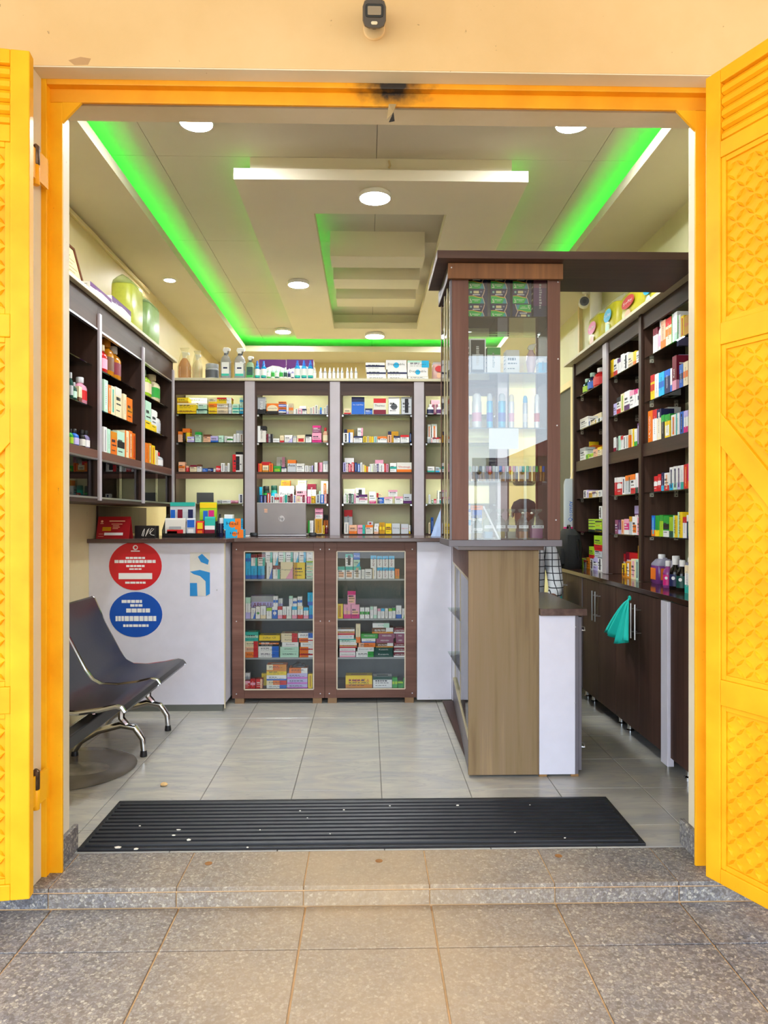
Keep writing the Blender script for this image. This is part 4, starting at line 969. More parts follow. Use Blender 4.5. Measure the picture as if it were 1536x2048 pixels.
back(3, 'D', '''687 691.5 989 wht|692 697 987 off V:grn|698 701.5 987 blk|702 707.5 988 dkg V:mnt|708 711.5 987 pnk V:pur|712 718 991 wht T:pur|718.5 735 989 wht T:pur M:pnk|688 710 978 wht T:off ~|711 730 976 off V:blk ~|738 752 983 sil ~|739 752 1001 mag T:pnk|755 768 995 blu L:nav|753 765 986/995 crm L:red|768.5 785 994 wht T:pnk|790 806 993 wht T:pnk|777 795 980/993 wht T:pnk|807 828 988 sil B:pur''', 23)
back(3, 'E', '''688 697 1045 off V:gry|688 705 1020 gry T:red ~|698 714 1050 pch B:org|715 730 1050 pnk R:tea|731 746 1050 off T:org|735 746 1043/1050 sil C:red|748 757 1053 wht B:pch|749 758 1047 gld T:wht ~|758.5 770 1045 gld M:yel|771 783 1047 yel M:gld|784 800 1047 sil =Zulucap|802 817 1048 sil =Lipcos #red|818 822 1050 wht B:yel|822.5 826 1050 wht B:yel V:nav|826.5 829 1050 wht B:yel''', 24)
back(4, 'A', '''854 868 808 wht bot T:wht V:nav|873 884 808 wht bot T:wht V:pur|862 880 800 mav T:pnk ~''', 25)
back(4, 'B', '''855 862 849 wht V:org ~|863.5 874 848 wht V:org ~|854 861 874 sil jar T:wht V:gry|861.5 865 876 wht V:red|865.5 872 875 wht T:mar|872.5 878 875 off T:red|878.5 887 874 crm T:mar''', 26)
back(4, 'C', '''855 869 933 wht B:tea|871 879 934 sil B:cya|879.5 889 936 wht T:tea''', 27)
back(4, 'D', '''857 861 989 wht V:gry|863 867 998 grn jar T:wht V:mnt|868 873 998 pnk jar T:red V:pnk|875 887 981 off V:blk ~|874 878.5 998 wht|879.5 884 998 tea jar T:wht V:tea|884.5 889 997 wht''', 28)
back(4, 'E', '''857 860.5 1045 crm V:brn|862 867 1035 blu V:nav ~''', 29)
# ---- top of the back shelf wall
BTZ = BZT
def top(frame_y, data, seed, grp='bottles and boxes on top of the back shelves'):
    shelf('Y', frame_y, BTZ, 'on top of back shelves', grp, data, name='storage_carton', cat='box', depth=.11, seed=seed)
top(BY+.03, '''440 461 693 sil trig T:wht M:wht B:tea|467 490 694 sil trig T:wht M:wht B:tea|491 508 711 mnt trig T:wht M:dkg B:grn
 |508.5 519 721 cya mist T:blu M:wht B:tea|521 532 721 cya mist T:blu M:wht B:tea|533 541 734 mnt mist T:wht M:wht B:grn|541.5 549 734 mnt mist T:wht M:grn B:wht|549.5 557.5 734 mnt mist T:wht M:wht B:dkg|558 566 734 mnt mist T:wht M:grn B:wht|566.5 574.5 734 mnt mist T:wht M:dkg B:wht|575 581 737 lil mist T:wht M:nav B:wht|582 588 737 lil mist T:wht M:wht B:nav
 |588.5 600 720 cya mist T:blu M:wht B:tea|602 613 720 cya mist T:blu M:wht B:tea|615 626 720 cya mist T:blu M:wht B:tea|627 632.5 735 sil mist T:wht M:wht B:wht|638 645 735 sil mist T:wht M:wht B:wht|646.5 653.5 735 sil mist T:wht M:wht B:wht|656 663 735 sil mist T:wht M:wht B:wht|664.5 671 735 sil mist T:wht M:wht B:wht|673 679 735 sil mist T:wht M:wht B:wht|681 687 735 sil mist T:wht M:wht B:wht|692 698 735 sil mist T:wht M:wht B:wht|700 706 735 sil mist T:wht M:wht B:wht|709 715 735 sil mist T:wht M:wht B:wht''', 31)
top(BY+.16, '518 572 719 wht W:pur =HealthPlus #wht|573 627 719 wht W:pur =HealthPlus #wht', 32)
shelf('Y', BY+.02, BTZ, 'mask boxes on back shelves', 'face mask and glove cartons', '''734 773 753/759 wht M:off|733 772 739/753 wht M:nav|731 770 725/739 wht M:nav|775 814 753/759 wht M:off|775 814 739/753 wht M:nav|772 813 720/739 wht C:cya =Disposable|816 857 752/759 wht T:off|815 856 735/752 wht C:cya =Disposable|815 858 721/735 wht T:mnt R:cya''', name='mask_carton', depth=.12, seed=33)
# ---- counter display windows
CY = WB+.026
def disp(win, lev, y, data, seed, **k):
    shelf('Y', CY, onY(700, y, WB+.05)[1] if y < 1370 else DZ, '%s counter window, %s shelf' % (win, lev), 'packs in the counter windows', data, seed=seed, room=.26, lo=(-.888 if win == 'left' else -.268), hi=(-.303 if win == 'left' else .313), **k)
disp('left', 'top', 1157, '''491 501.5 1132/1157 cya B:blu|502 514.5 1132/1157 cya B:blu|515.5 529 1132/1157 cya B:blu|491 501.5 1107/1132 cya M:blu|502 515 1109/1132 wht R:tea T:mar|516 530 1108/1132 wht R:tea T:mar|533 545 1125/1157 wht D:blu|546 560 1131/1157 wht R:tea T:mar|531 545 1103/1125 wht R:tea|546 556 1103/1131 wht D:cya|557 571 1103/1124 wht R:mnt|572 586 1103/1124 wht R:tea|561 586 1124/1157 crm D:pnk =Pregnacare #dkg|587 610 1125/1157 yel L:gld|587 597 1103/1125 wht D:cya|598 612 1103/1125 wht R:cya
 |612.5 627 1149/1157 mnt M:wht|612.5 627 1140/1149 mnt M:wht|612.5 627 1131/1140 crm M:mnt|612.5 627 1122/1131 mnt T:lim|613 627 1112.5/1122 wht =Na|613 627 1103.5/1112.5 wht =Na''', 41)
disp('left', 'second', 1236, '''491 501 1195 wht T:mnt B:lil|502 511 1216 wht D:blu|511.5 520.5 1213 wht C:grn|521 532 1212 wht B:crm|533 543.5 1216 wht T:lim|544 555 1213 blu T:wht C:wht|555.5 564.5 1213 wht T:red B:pnk|565 572.5 1213 wht B:red|573 583 1213 wht B:off|584 594 1213 wht T:cya B:pnk|595 606 1212 wht B:red T:crm|607 617 1215 wht T:cya B:pnk|618 627 1211 cya B:blu|502 547 1192 lil T:gry =APULU #mar ~|546.5 556 1192/1213 wht M:blu|557 565.5 1197 lil T:wht ~|578 585.5 1192/1213 wht T:mnt|586 594 1196/1213 wht M:blu|595 604.5 1193/1212 wht M:blu|615 627 1185/1211 cya B:blu''', 42)
disp('left', 'third', 1313, '''490 516 1304/1313 org R:red|490 516 1294/1304 pch R:red|490 516 1282.5/1294 crm R:red|490 516.5 1264/1282.5 tea M:mnt|516.5 558 1303/1313 wht R:blu|516.5 558 1292.5/1303 wht R:blu|517.5 558 1281.5/1292.5 blk M:org|518 560 1270.5/1281.5 yel =Sulfur_C5|560 597.5 1303/1313 mnt =VITAMIN_C|560 597.5 1294/1303 mnt =VITAMIN_C|564 597 1284.5/1294 wht =Zenderm|562 595 1275.5/1284.5 crm R:red =Xericane|562 595 1266.5/1275.5 crm R:red =Xericane
 |599 626 1303/1313 org R:wht M:red|599 626 1294/1303 org R:wht M:red|601 626 1285/1294 wht =Zenderm|598 626 1276/1285 org R:wht M:red|596 627 1266/1276 wht R:blu''', 43, name='cream_carton', prefix='flat ')
disp('left', 'bottom', 1376, '''489 500 1362 red T:pnk|500.5 511 1358 red M:pnk|512 525 1358 red R:pch|490 500 1346 sil T:wht ~|523 533 1347 yel ~|533 573 1370/1376 wht R:blu|533 573 1361/1370 org L:crm R:red|533 573 1350.5/1361 wht B:blu|533 573 1340/1350.5 yel T:amb|533 573 1329.5/1340 org L:crm R:amb|574 615 1368/1376 lil B:lav|574 615 1357.5/1368 lil B:lav|574 615 1346.5/1357.5 lil B:lav|578 615 1336/1346.5 org R:wht|616 625 1348 yel V:gld''', 44, name='cream_carton', prefix='flat ')
disp('right', 'top', 1157, '''675 690 1133/1157 wht T:tea P:pch|691 706 1133/1157 wht T:tea P:pch|707 722 1133/1157 wht T:tea V:bei|690.5 706 1108/1133 wht T:tea V:blk|707 720 1119.5/1133 mnt D:cya|707 720 1106/1119.5 blu =Medix #wht|723 729.5 1139 wht V:off|730 744 1138 wht C:off|745 753 1136 wht L:crm|741 753 1111/1136 wht T:cya =ADVAL #mar|754 764.5 1135/1157 wht T:cya =ADVAL #mar|765 776.5 1135/1157 wht T:cya =ADVAL #mar|777 789 1135/1157 wht T:cya =ADVAL #mar|754 764.5 1112/1135 wht T:cya =ADVAL #mar|765 776.5 1112/1135 wht T:cya =ADVAL #mar|777.5 789 1112/1135 wht T:cya =ADVAL #mar|790 799 1138 org B:amb''', 45)
disp('right', 'second', 1236, '''673.5 686 1208/1236 yel V:amb|687 702 1209/1236 pnk P:pch B:mag|702.5 719 1209/1236 pnk P:pch B:mag|695 711.5 1182/1209 pnk P:pch T:mag|720 729 1215 wht M:grn|730 739 1215 wht M:grn|740 746.5 1213 wht T:mnt|747 754 1213 wht B:mnt|755 761.5 1217 wht T:pnk|762 769 1217 wht T:cya|770 776 1217 wht V:off|777 784 1217 wht T:lim|784.5 791 1216 wht T:grn|792 803 1211 wht B:blu =Dr #nav|804 810 1217 wht D:grn''', 46)
disp('right', 'third', 1313, '''679 711 1304.5/1313 wht B:pnk =Candiderm_Cream #mar|679 711 1296/1304.5 wht B:pnk =Candiderm_Cream #mar|679 714 1287/1296 wht M:amb B:red =Quadriderm|679 713 1278/1287 wht T:tea M:mnt|675.5 708 1270/1278 wht =Dermovate_GM #blu|674.5 709.5 1258.5/1270 wht M:amb B:red =Quadriderm|712 747.5 1303/1313 wht R:grn|715 748 1294.5/1303 wht =Dermovate_GM #nav|717 751 1285.5/1294.5 org L:pch|723 751 1277/1285.5 wht B:blu =Sulex #blk|722 756 1267.5/1277 grn =MEDIVEN-S #wht|748 786 1304/1313 dkg =Kenazole #wht|748 786 1295/1304 dkg =Kenazole #wht
 |751.5 786.5 1286/1295 brn R:wht B:amb|752 787 1277/1286 mav =MEDIVEN #wht|757 790 1267/1277 mav =MEDIVEN #wht|744 786.5 1255.5/1267 brn R:wht B:amb|745 779 1246.5/1255.5 wht R:mnt =LUCIN #tea|787.5 810 1304.5/1313 mar B:wht =LABSTEN #wht|787.5 810 1295/1304.5 mar B:wht =LABSTEN #wht|787.5 810 1286/1295 mar B:wht =LABSTEN #wht|792 810 1276.5/1286 mav =MED #wht|791 810 1267/1276.5 mav =MED #wht|787.5 810 1256.5/1267 mar B:wht =LABSTEN #wht|711.5 721 1248/1285.5 crm B:org''', 47, name='cream_carton', prefix='flat ')
disp('right', 'bottom', 1376, '''691 744.5 1351/1376 yel B:amb|746 784 1353/1376 wht T:dkg|784.5 795 1355/1376 grn M:lim|795.5 806 1363/1376 grn T:lim|806.5 810.5 1356/1376 grn''', 48, name='cream_carton')
for o in bpy.data.objects:
    if o.name.startswith('cream_carton') and 'right counter window, bottom shelf' in o.get('label', '') and o['label'].startswith('yellow'):
        lettering(o, 'FUNBACT-A', 0, .050, .030, 'red', y=-.003, wide=.135); lettering(o, 'TRIPLE ACTION CREAM', 0, .028, .014, 'brn', y=-.003, wide=.135)
        o['label'] = 'wide yellow carton lettered in red, right counter window, bottom shelf'
# black plastic bag on the bottom shelf
bgm = MB(); random.seed(5)
x0, x1 = onY(581, 1330, CY)[0], onY(616, 1330, CY)[0]; zb = onY(600, 1336, CY)[1]; zt = onY(600, 1325, CY)[1]
n = 9
for j in range(4):
    for i in range(n):
        u = i/(n-1); hgt = zb+.0008+(zt-zb)*(math.sin(u*math.pi)**.6)*(j/3)*random.uniform(.75, 1.1)
        bgm.v.append((x0+(x1-x0)*u, CY+.012+.05*(1-j/3)*(.3+.7*math.sin(u*math.pi))*(1 if j % 2 else .8), hgt))
for j in range(3):
    for i in range(n-1): bgm.f.append([j*n+i, j*n+i+1, (j+1)*n+i+1, (j+1)*n+i]); bgm.c.append(None)
bo = bgm.build('plastic_bag', film('black_film', '141416', .9, .2), label='crumpled black plastic bag on cartons in the left counter window', cat='bag')
sm = bo.modifiers.new('thickness', 'SOLIDIFY'); sm.thickness = .002

# ---- right wall shelves
RI = SX+.022
def right(bay, lev, z, data, seed, **k):
    nm = dict(F='farthest', M='middle', N='nearest')[bay]; ln = ('top', 'second', 'third', 'fourth', 'fifth', 'lowest')[lev]
    i = 'NMF'.index(bay); shelf('X', RI, z, '%s right bay, %s shelf' % (nm, ln), 'packs on the right wall shelves', data, seed=seed, name='syrup_box', lo=sy[i]+.012, hi=sy[i+1]-.012, room=.20, **k)
RLV = (2.18, 1.92, 1.676, 1.39, 1.136, RZ)
right('N', 0, 2.18, '''1306 1309.5 657 wht T:mar|1310 1314.5 654 wht T:mar|1315 1321 641 wht bot T:wht V:pnk|1321.5 1331 638 pch B:org|1331.5 1343 632 crm T:red M:org|1343.5 1347.5 627 wht L:grn|1348 1354.5 622 wht B:mnt|1355 1361 628 wht L:grn|1361.5 1367.5 630 yel V:red|1368 1382 626 gld =Grev #red''', 51)
right('N', 1, 1.92, '''1301 1309 748 yel T:red M:red|1309.5 1317 746 wht B:off|1317.5 1328 742 cya M:blu|1329 1340 737 nav T:blu|1340.5 1344 736 wht B:blu|1344.5 1353 710 mar B:pnk =Kast|1353.5 1358 709 lil ~|1358.5 1366 727 blu M:nav|1366.5 1376 721 crm M:org|1376.5 1382 718 brn''', 52)
right('N', 2, 1.676, '''1296 1305 820 org =ULGICID #wht|1305.5 1313.5 818 wht T:red|1314 1322 817 crm T:nav V:off|1323 1336 814 wht ~|1322.5 1329 829 blk T:grn|1329.5 1340 827 yel T:grn P:wht|1342 1351.5 828 wht V:org|1352 1359 825 wht L:tea|1359.5 1367 822 blu V:nav|1367.5 1376 820 wht T:lil B:mag|1376.5 1382 832 grn''', 53)
right('N', 3, 1.39, '''1308 1315 952 red M:wht|1315.5 1322 948 red M:wht|1322.5 1328 945 nav B:cya|1328.5 1338 945 wht B:red V:pch|1339 1346 934 wht B:cya V:nav|1346.5 1354 932 wht B:mnt V:nav|1354.5 1361 931 wht B:lil V:pur|1361.5 1367 930 wht B:tea|1367.5 1375 928 red V:org|1375.5 1382 926 mag B:org''', 54)
right('N', 4, 1.136, '''1303 1310 1031 blu B:org V:cya|1310.5 1318.5 1031 grn B:yel|1319 1326 1030 lim T:grn|1326.5 1338 1032 grn M:blk B:wht|1338.5 1346 1034 lim B:dkg|1346.5 1355 1031 yel L:mnt =APDYL|1355.5 1365 1024 yel L:mnt =APDYL-H|1365.5 1373 1034 wht T:red|1373.5 1382 1030 nav V:grn T:wht''', 55)
right('M', 0, 2.18, '''1218 1227 718 yel B:amb|1227.5 1234.5 716 wht B:red|1235 1241 715 wht T:pur|1241.5 1247 707 wht|1247.5 1256 704 wht V:blk|1256.5 1266 704 crm B:bei|1266.5 1272 701 yel B:org|1272.5 1282.5 698 wht''', 56)
right('M', 1, 1.92, '''1227 1233 806 lil|1233.5 1241 793 wht T:blk B:red|1241.5 1248 786 crm V:lim|1248.5 1259 780 wht B:pur|1259.5 1268 779 wht T:pnk|1268.5 1275 777 wht T:mag|1275.5 1282.5 776 wht M:nav''', 57)
right('M', 2, 1.676, '''1227 1232 874 wht B:mar|1232.5 1236 873 blk V:wht|1236.5 1241 871 mnt|1241.5 1246 871 wht T:red|1246.5 1251 871 wht V:blk|1251.5 1256 870 off V:gry|1256.5 1259 870 org|1257 1263 858 crm ~|1263.5 1268 857 yel L:wht|1268.5 1274 857 wht B:grn|1274.5 1278.5 846 pur V:lil|1279 1282.5 845 pur T:wht''', 58)
right('M', 3, 1.39, '''1229 1234 955 red T:wht|1234.5 1244 954 red T:wht M:wht|1244.5 1250 954 wht V:nav|1250.5 1256 951 sil T:org|1256.5 1261 950 sil T:org V:dkg|1261.5 1270 948 wht T:org B:red|1271 1276 946 wht B:dkg|1276.5 1282.5 945 pnk V:mag''', 59)
right('M', 4, 1.136, '''1230 1236 1040 mav M:pur|1236.5 1242 1040 pur B:lil|1242.5 1248 1039 pch V:org|1248.5 1258 1038 mag T:pnk B:wht|1258.5 1264 1033 sil T:gld|1264.5 1274 1033 wht P:org|1274.5 1282.5 1035 pnk V:org|1269 1282.5 1011 pur T:lil ~''', 60)
right('M', 5, RZ, '''1242 1251 1108 red M:wht ~|1251.5 1275 1107 red L:mar ~|1275.5 1282 1092 gld V:yel ~|1244 1251.5 1128 yel B:amb V:brn|1252 1261 1124 amb V:wht|1262 1271 1119 crm V:pnk|1271.5 1277 1120 mnt V:nav|1277.5 1282.5 1122 bei V:org''', 61)
right('F', 0, 2.18, '''1163 1171 758 dkg bot T:mnt V:lim|1172.5 1181 746 nav bot T:mnt V:blu|1182.5 1196 736 red bot T:wht V:red''', 62)
right('F', 1, 1.92, '''1160 1176 832 wht T:off|1176.5 1181 840 wht V:blu|1181.5 1188 838 crm T:blk|1188.5 1194 837 wht V:yel|1194.5 1202.5 834 wht V:dkg|1171 1203 824 crm L:yel ~''', 63)
right('F', 2, 1.676, '''1154 1162 889 yel R:wht ~|1160 1171 894 wht T:gry|1171.5 1177.5 908 lim V:grn|1178 1186 906 lim B:wht|1186.5 1194.5 897 pch|1195 1203 893 crm T:yel|1168 1186 890 wht T:org ~''', 64)
right('F', 3, 1.39, '''1167 1173 980 wht V:nav|1173.5 1177 980 lil|1177.5 1184 982 gld T:crm|1184.5 1191 984 wht T:pur|1191.5 1196 981 crm V:off|1196.5 1203.5 980 wht V:sil''', 65)
right('F', 4, 1.136, '''1177 1190 1061.5/1067 lim M:dkg|1177 1190 1056/1061.5 lim M:blk|1177 1190 1050/1056 lim M:dkg|1177 1190 1044/1050 lim M:blk|1177 1190 1038/1044 lim M:dkg|1190.5 1203.5 1061/1067 lim M:yel|1190.5 1203.5 1054.5/1061 lim M:dkg|1190.5 1203.5 1048/1054.5 lim M:yel|1190.5 1203.5 1038/1048 lim M:blk|1198 1203.5 1012/1038 wht V:blk''', 66)
right('F', 5, RZ, '''1153 1158.5 1116 pch M:org|1159 1166.5 1118 lim V:blk|1167 1172 1120 sil T:red|1172.5 1180 1116 amb V:org|1180.5 1186 1118 sil V:brn|1186.5 1195 1116 lil M:wht|1195.5 1204 1116 wht V:dgr|1178 1188 1094/1116 lim B:red|1189 1204 1097/1116 sil T:red|1188 1204 1072/1097 lim B:red''', 67)

# ---- left wall cabinet goods (behind sliding glass)
LI = LX-.036
def left(bay, lev, z, data, seed):
    nm = ('nearest', 'middle', 'farthest')[bay-1]; ln = ('top', 'second', 'third', 'bottom')[lev]
    shelf('X', LI, z, '%s left bay, %s shelf' % (nm, ln), 'goods in the left wall cabinet', data, seed=seed, name='cosmetic_box', lo=lys[bay-1]+.014, hi=lys[bay]-.014, room=.24)
left(2, 0, 2.074, '207.5 218 690 red bot T:crm V:pnk|219 232 678 amb bot T:amb V:brn|233 246 694 amb bot T:wht V:mar', 71)
left(2, 1, 1.848, '208 216 758 mnt V:wht|217 222 769 org V:crm|222.5 230 771 crm V:tea|231 243 773 crm T:off|247 253 787 crm|254 265 794 org M:amb', 72)
left(2, 2, 1.609, '207.5 214 853 wht V:gry|214.5 221 857 mnt|222 234 862 org T:amb|234.5 249 861 mnt M:blk|249.5 258 860 crm L:org|258.5 265 861 org V:crm|265.5 271 866 org V:red', 73)
left(2, 3, 1.347, '208 213.5 965 lim bot T:grn V:lim|214 219.5 975 mnt V:dkg|226 235 980 nav V:lil|237 246.5 967 crm bot T:yel V:crm|247 254 981 lim B:tea|254.5 261 981 lim B:tea V:mnt|261.5 268 982 lim B:cya|268.5 275 982 lim B:tea V:yel', 74)
left(1, 1, 1.848, '143 148 745 dkg bot T:sil V:gry|149.5 156 765 dkg bot T:gry V:mnt|158 164 772 crm B:brn|165 178 755 pnk bot T:sil V:red', 75)
left(1, 2, 1.609, '143 149 858 grn bot T:blk V:lim|151.5 161 858 blu bot T:blk V:lil|166 173 860 blk bot T:blk V:off|174.5 184 862 lil bot T:blk V:wht', 76)
left(1, 3, 1.347, '143 153 958 wht L:nav|153.5 160 962 nav V:blu|163 171 960 wht V:nav|171.5 179 966 sil V:nav', 77)
left(3, 0, 2.074, '290.5 308 739 lim bot T:mnt V:crm|311 324 750 crm bot T:crm V:grn', 78)
left(3, 1, 1.848, '291 302.5 800 mnt B:yel|303.5 313 818 wht B:yel|314 324 824 wht bot T:wht V:sil', 79)
left(3, 2, 1.609, '290.5 297 885 org|297.5 303 886 amb V:crm|303.5 310 890 yel V:org|311 316 900 crm|319 329 905 sil bot T:red V:wht', 80)
left(3, 3, 1.347, '293 302 962 mnt|302.5 310 968 crm V:brn|310.5 319 960 off V:mnt|319.5 336 961 mnt T:wht', 81)
# ================================================================== GOODS IN THE TOWER
def tow(k, y, data, seed, where, **kw):
    shelf('Y', TYF+.06, TS[k] if k else TB+.030, where, 'goods in the display tower', data, seed=seed, lo=X0+.014, hi=X1-.018, room=.30, **kw)
pad = []
for i, (a, b) in enumerate(((936, 975), (981, 1020), (1025, 1063))):
    for j, (t, bt) in enumerate(((608, 637), (578.5, 608), (549, 578.5))):
        xa, zt = onY(a, t, TYF+.06); xb, zb = onY(b, bt, TYF+.06); wq, hq = xb-xa, zt-zb-.0006
        if j == 0: zb = TS['a']+.0005; hq = zt-zb-.0006
        m = MB(); m.box(-wq/2, wq/2, 0, .12, 0, hq, col('nav'))
        flip = (i == 2 and j == 0)
        def V(u, v): return (-wq/2+(1-u if flip else u)*wq, -.0006, (1-v if flip else v)*hq)
        m.poly([V(.02, .03), V(.84, .03), V(.78, .34), V(.72, .40), V(.5, .44), V(.25, .53), V(.02, .53)], lin('2fc24a'))
        m.poly([(p[0], -.0009, p[2]) for p in (V(.6, .03), V(.84, .03), V(.78, .34), V(.72, .40))], lin('3aa0a8'))
        m.poly([(p[0], -.0009, p[2]) for p in (V(.02, .53), V(.25, .53), V(.5, .44), V(.72, .40), V(.72, .45), V(.5, .5), V(.25, .58), V(.02, .56))], lin('f0c030'))
        m.poly([(p[0], -.0012, p[2]) for p in (V(.84, .0), V(.87, 0), V(.80, .34), V(.74, .5), V(.82, .72), V(.86, .98), V(.83, .98), V(.78, .72), V(.70, .5), V(.78, .3))], lin('e9c9a8'))
        m.poly([(p[0], -.0012, p[2]) for p in (V(.1, .36), V(.14, .36), V(.15, .24), V(.2, .2), V(.17, .16), V(.11, .22))], lin('e8f6d8'))
        for (u0, u1, v0, v1) in ((.2, .6, .26, .31), (.32, .52, .18, .21), (.08, .2, .08, .14)): m.poly([(p[0], -.0012, p[2]) for p in (V(u0, v0), V(u1, v0), V(u1, v1), V(u0, v1))], lin('d6f0c8'))
        for (u0, u1, v0, v1, cc) in ((.28, .56, .72, .9, 'e8d7a0'), (.24, .62, .6, .66, 'e8e8e8'), (.1, .2, .74, .88, '9fd0b8'), (.62, .72, .78, .88, '8a8aa0')): m.poly([(p[0], -.0012, p[2]) for p in (V(u0, v0), V(u1, v0), V(u1, v1), V(u0, v1))], lin(cc))
        row = ('lowest', 'middle', 'top')[j]; cl = ('left', 'centre', 'right')[i]
        m.build('pad_carton', None, None, ((xa+xb)/2, TYF+.06, zb), label='green and navy pad carton, %s row, %s column, tower top shelf%s' % (row, cl, ', upside down' if flip else ''), cat='box', group='green and navy cartons in the tower')
tow('a', 637, '1067 1095 552 pur B:nav T:mav', 91, 'tower top shelf', name='purple_pack')
tow('b', 748, '939 972 677 blk F:wht P:sil|974 1001 695 wht T:grn|1012 1039 700 wht B:off|1077 1095 716 cya T:wht', 92, 'tower second shelf', name='perfume_box')
tow('c', 857, '931.5 940 790 wht can T:sil M:sil|945 965 785 wht can T:wht M:pnk|974 987 786 cya can T:sil M:blu|997 1013 786 cya can T:sil M:blu|1018 1030 788 wht can T:crm M:pnk|1046 1057 791 sil can T:cya M:wht|1069 1081 788 wht can T:wht M:red', 93, 'tower third shelf')
caps = 'tea grn wht wht dgr wht mav pnk off wht blu pnk wht red pnk wht wht tea grn wht wht grn gld blu'.split()
for i in range(24):
    px = 934+i*6.7; x, _ = onY(px, 950, TYF+.065); zt = onY(px, 932, TYF+.065)[1]; z0 = TS['d']+.0006; h = zt-z0
    t = thing('perfume_vial', (x, TYF+.065+(.012 if i % 2 else 0), z0), label='slim glass perfume vial with %s cap, %s from left, tower fourth shelf' % (cname(caps[i]), ORD[i]), cat='vial', group='perfume vials in the tower')
    lathe_obj([(.0062, 0), (.0066, .002), (.0066, .6*h), (.005, .64*h)], film('vial_'+('amb' if i % 3 else 'brn'), 'b88a3a' if i % 3 else '6f5a48', .55), 'body', t, 10)
    lathe_obj([(.0064, .62*h), (.0068, .64*h), (.0068, .98*h), (.006, h)], plain('ink_'+caps[i], PAL[caps[i]][0], .3), 'cap', t, 10)
tow(None, 1073, '929 942 1040 wht T:cya B:crm|929 942 1018/1040 wht L:pur T:blu|929 941 1007/1018 wht T:blu|945 964 1020 wht T:blu M:gry ~|942 966 1011/1020 org ~', 94, 'tower floor at left', name='sample_box')
liq = ['c9a04a', '6fb0e0', 'd8c060', 'd8d0c0', 'e08a2a', 'e07ac0']
for i, (a, b) in enumerate(((946, 966), (968, 988), (992, 1012), (1014, 1034), (1037, 1058), (1062, 1089))):
    xa, xb = onY(a, 1070, TYF+.11)[0], onY(b, 1070, TYF+.11)[0]; wq = xb-xa; z0 = TB+.0305; zt = onY(a, 1018 if i else 1030, TYF+.11)[1]; h = zt-z0
    nm = ('amber', 'blue', 'pale yellow', 'clear', 'orange', 'pink')[i]
    t = thing('decanter', ((xa+xb)/2, TYF+.11, z0), label='square glass decanter with stopper holding %s liquid, tower floor' % nm, cat='decanter', group='glass decanters in the tower')
    gl = film('decanter_glass', 'dfe8e2', .16, .05)
    MB().rlathe([(.95, 0), (1, .02*h), (1, .55*h), (.9, .62*h), (.4, .7*h), (.38, .78*h)], wq, wq, .18, cy=wq/2).build('body', gl, t, smooth=True)
    MB().rlathe([(.86, .03*h), (.88, (.25 if i != 5 else .45)*h)], wq, wq, .18, cy=wq/2).build('liquid', film('scent_%d' % i, liq[i], .6), t, smooth=True)
    lathe_obj([(wq*.12, .74*h), (wq*.12, .82*h), (wq*.2, .86*h), (wq*.42, .93*h), (wq*.44, h)], gl, 'stopper', t, 14).location = (0, wq/2, 0)
    BX(-wq*.45, wq*.45, -.0015, -.0003, .36*h, .46*h).build('paper_label', paper(), t)
    lettering(t, ('JASMINE', 'AVENTUS', 'OUD', 'ROSE VANIL', 'SUN OUD', 'ROSE')[i], 0, .41*h, wq*.13, 'blk', y=-.002, wide=wq*.72)
# tall pink bottle with a winged cap
x, z = onY(1062, 745, TYF+.08)
t = thing('winged_bottle', (x, TYF+.08, TS['b']+.0005), label='pale pink bottle with winged stopper on the tower second shelf', cat='bottle')
lathe_obj([(.012, 0), (.016, .01), (.024, .06), (.022, .09), (.012, .11), (.010, .118)], plain('pale_pink_glass', 'e6bfc0', .2), 'body', t, 16)
MB().prism([(-.018, .125), (-.004, .112), (.006, .112), (.012, .122), (.026, .150), (.002, .146), (-.012, .14)], 1, -.006, .006).build('winged_stopper', plain('frosted_glass', 'd9d6c2', .3), t, bevel=.002)
# notice taped inside the pane, leaning white stick
xa, za = onY(978, 898, TYF+.0105); xb, zb = onY(1037, 857, TYF+.0105)
BX(xa, xb, TYF+.0095, TYF+.0103, za, zb).build('notice', paper(), label='blank white notice taped inside the tower glass', cat='notice')
xa, za = onY(967, 1013, TYF+.10); xb, zb = onY(998, 1072, TYF+.035)
MB().tube([(xa, TYF+.10, za), (xb, TYF+.035, TB+.034)], .0045, 6).build('white_stick', paint('wht'), label='white stick leaning among the glass decanters', cat='stick')

# ================================================================== ON THE COUNTER
# laptop (lid back towards us)
lx0, lx1 = -.785, -.437; LYp = 5.20
lt = thing('laptop', ((lx0+lx1)/2, LYp, CZ), label='silver laptop with its lid back towards the door', cat='laptop')
silver = plain('laptop_silver', 'a9a4a4', .35, .55, noise=.03)
W2 = (lx1-lx0)/2
MB().box(-W2, W2, .0, .232, .002, .018).build('base', silver, lt, bevel=.004)
MB().box(-W2+.02, W2-.02, .03, .12, .0181, .019).build('keyboard', black_pl(), lt)
lid = MB().box(-W2, W2, -.006, .002, 0, .230).xform(Matrix.Translation((0, .002, .016)) @ Matrix.Rotation(math.radians(10), 4, 'X')).build('lid', silver, lt, bevel=.006)
Rl = Matrix.Translation((0, .002, .016)) @ Matrix.Rotation(math.radians(10), 4, 'X')
MB().lathe([(.0215, 0), (.0215, .0008)], 28).xform(Rl @ Matrix.Translation((0, -.0062, .115)) @ Matrix.Rotation(math.pi/2, 4, 'X')).build('logo_disc', plain('logo_mirror', 'd8d6d6', .25, .3), lid)
o = lettering(lid, 'hp', 0, 0, .034, 'dgr'); p = Rl @ Vector((0, -.0078, .116)); o.location = p; o.rotation_euler = (math.pi/2+math.radians(10), 0, 0)
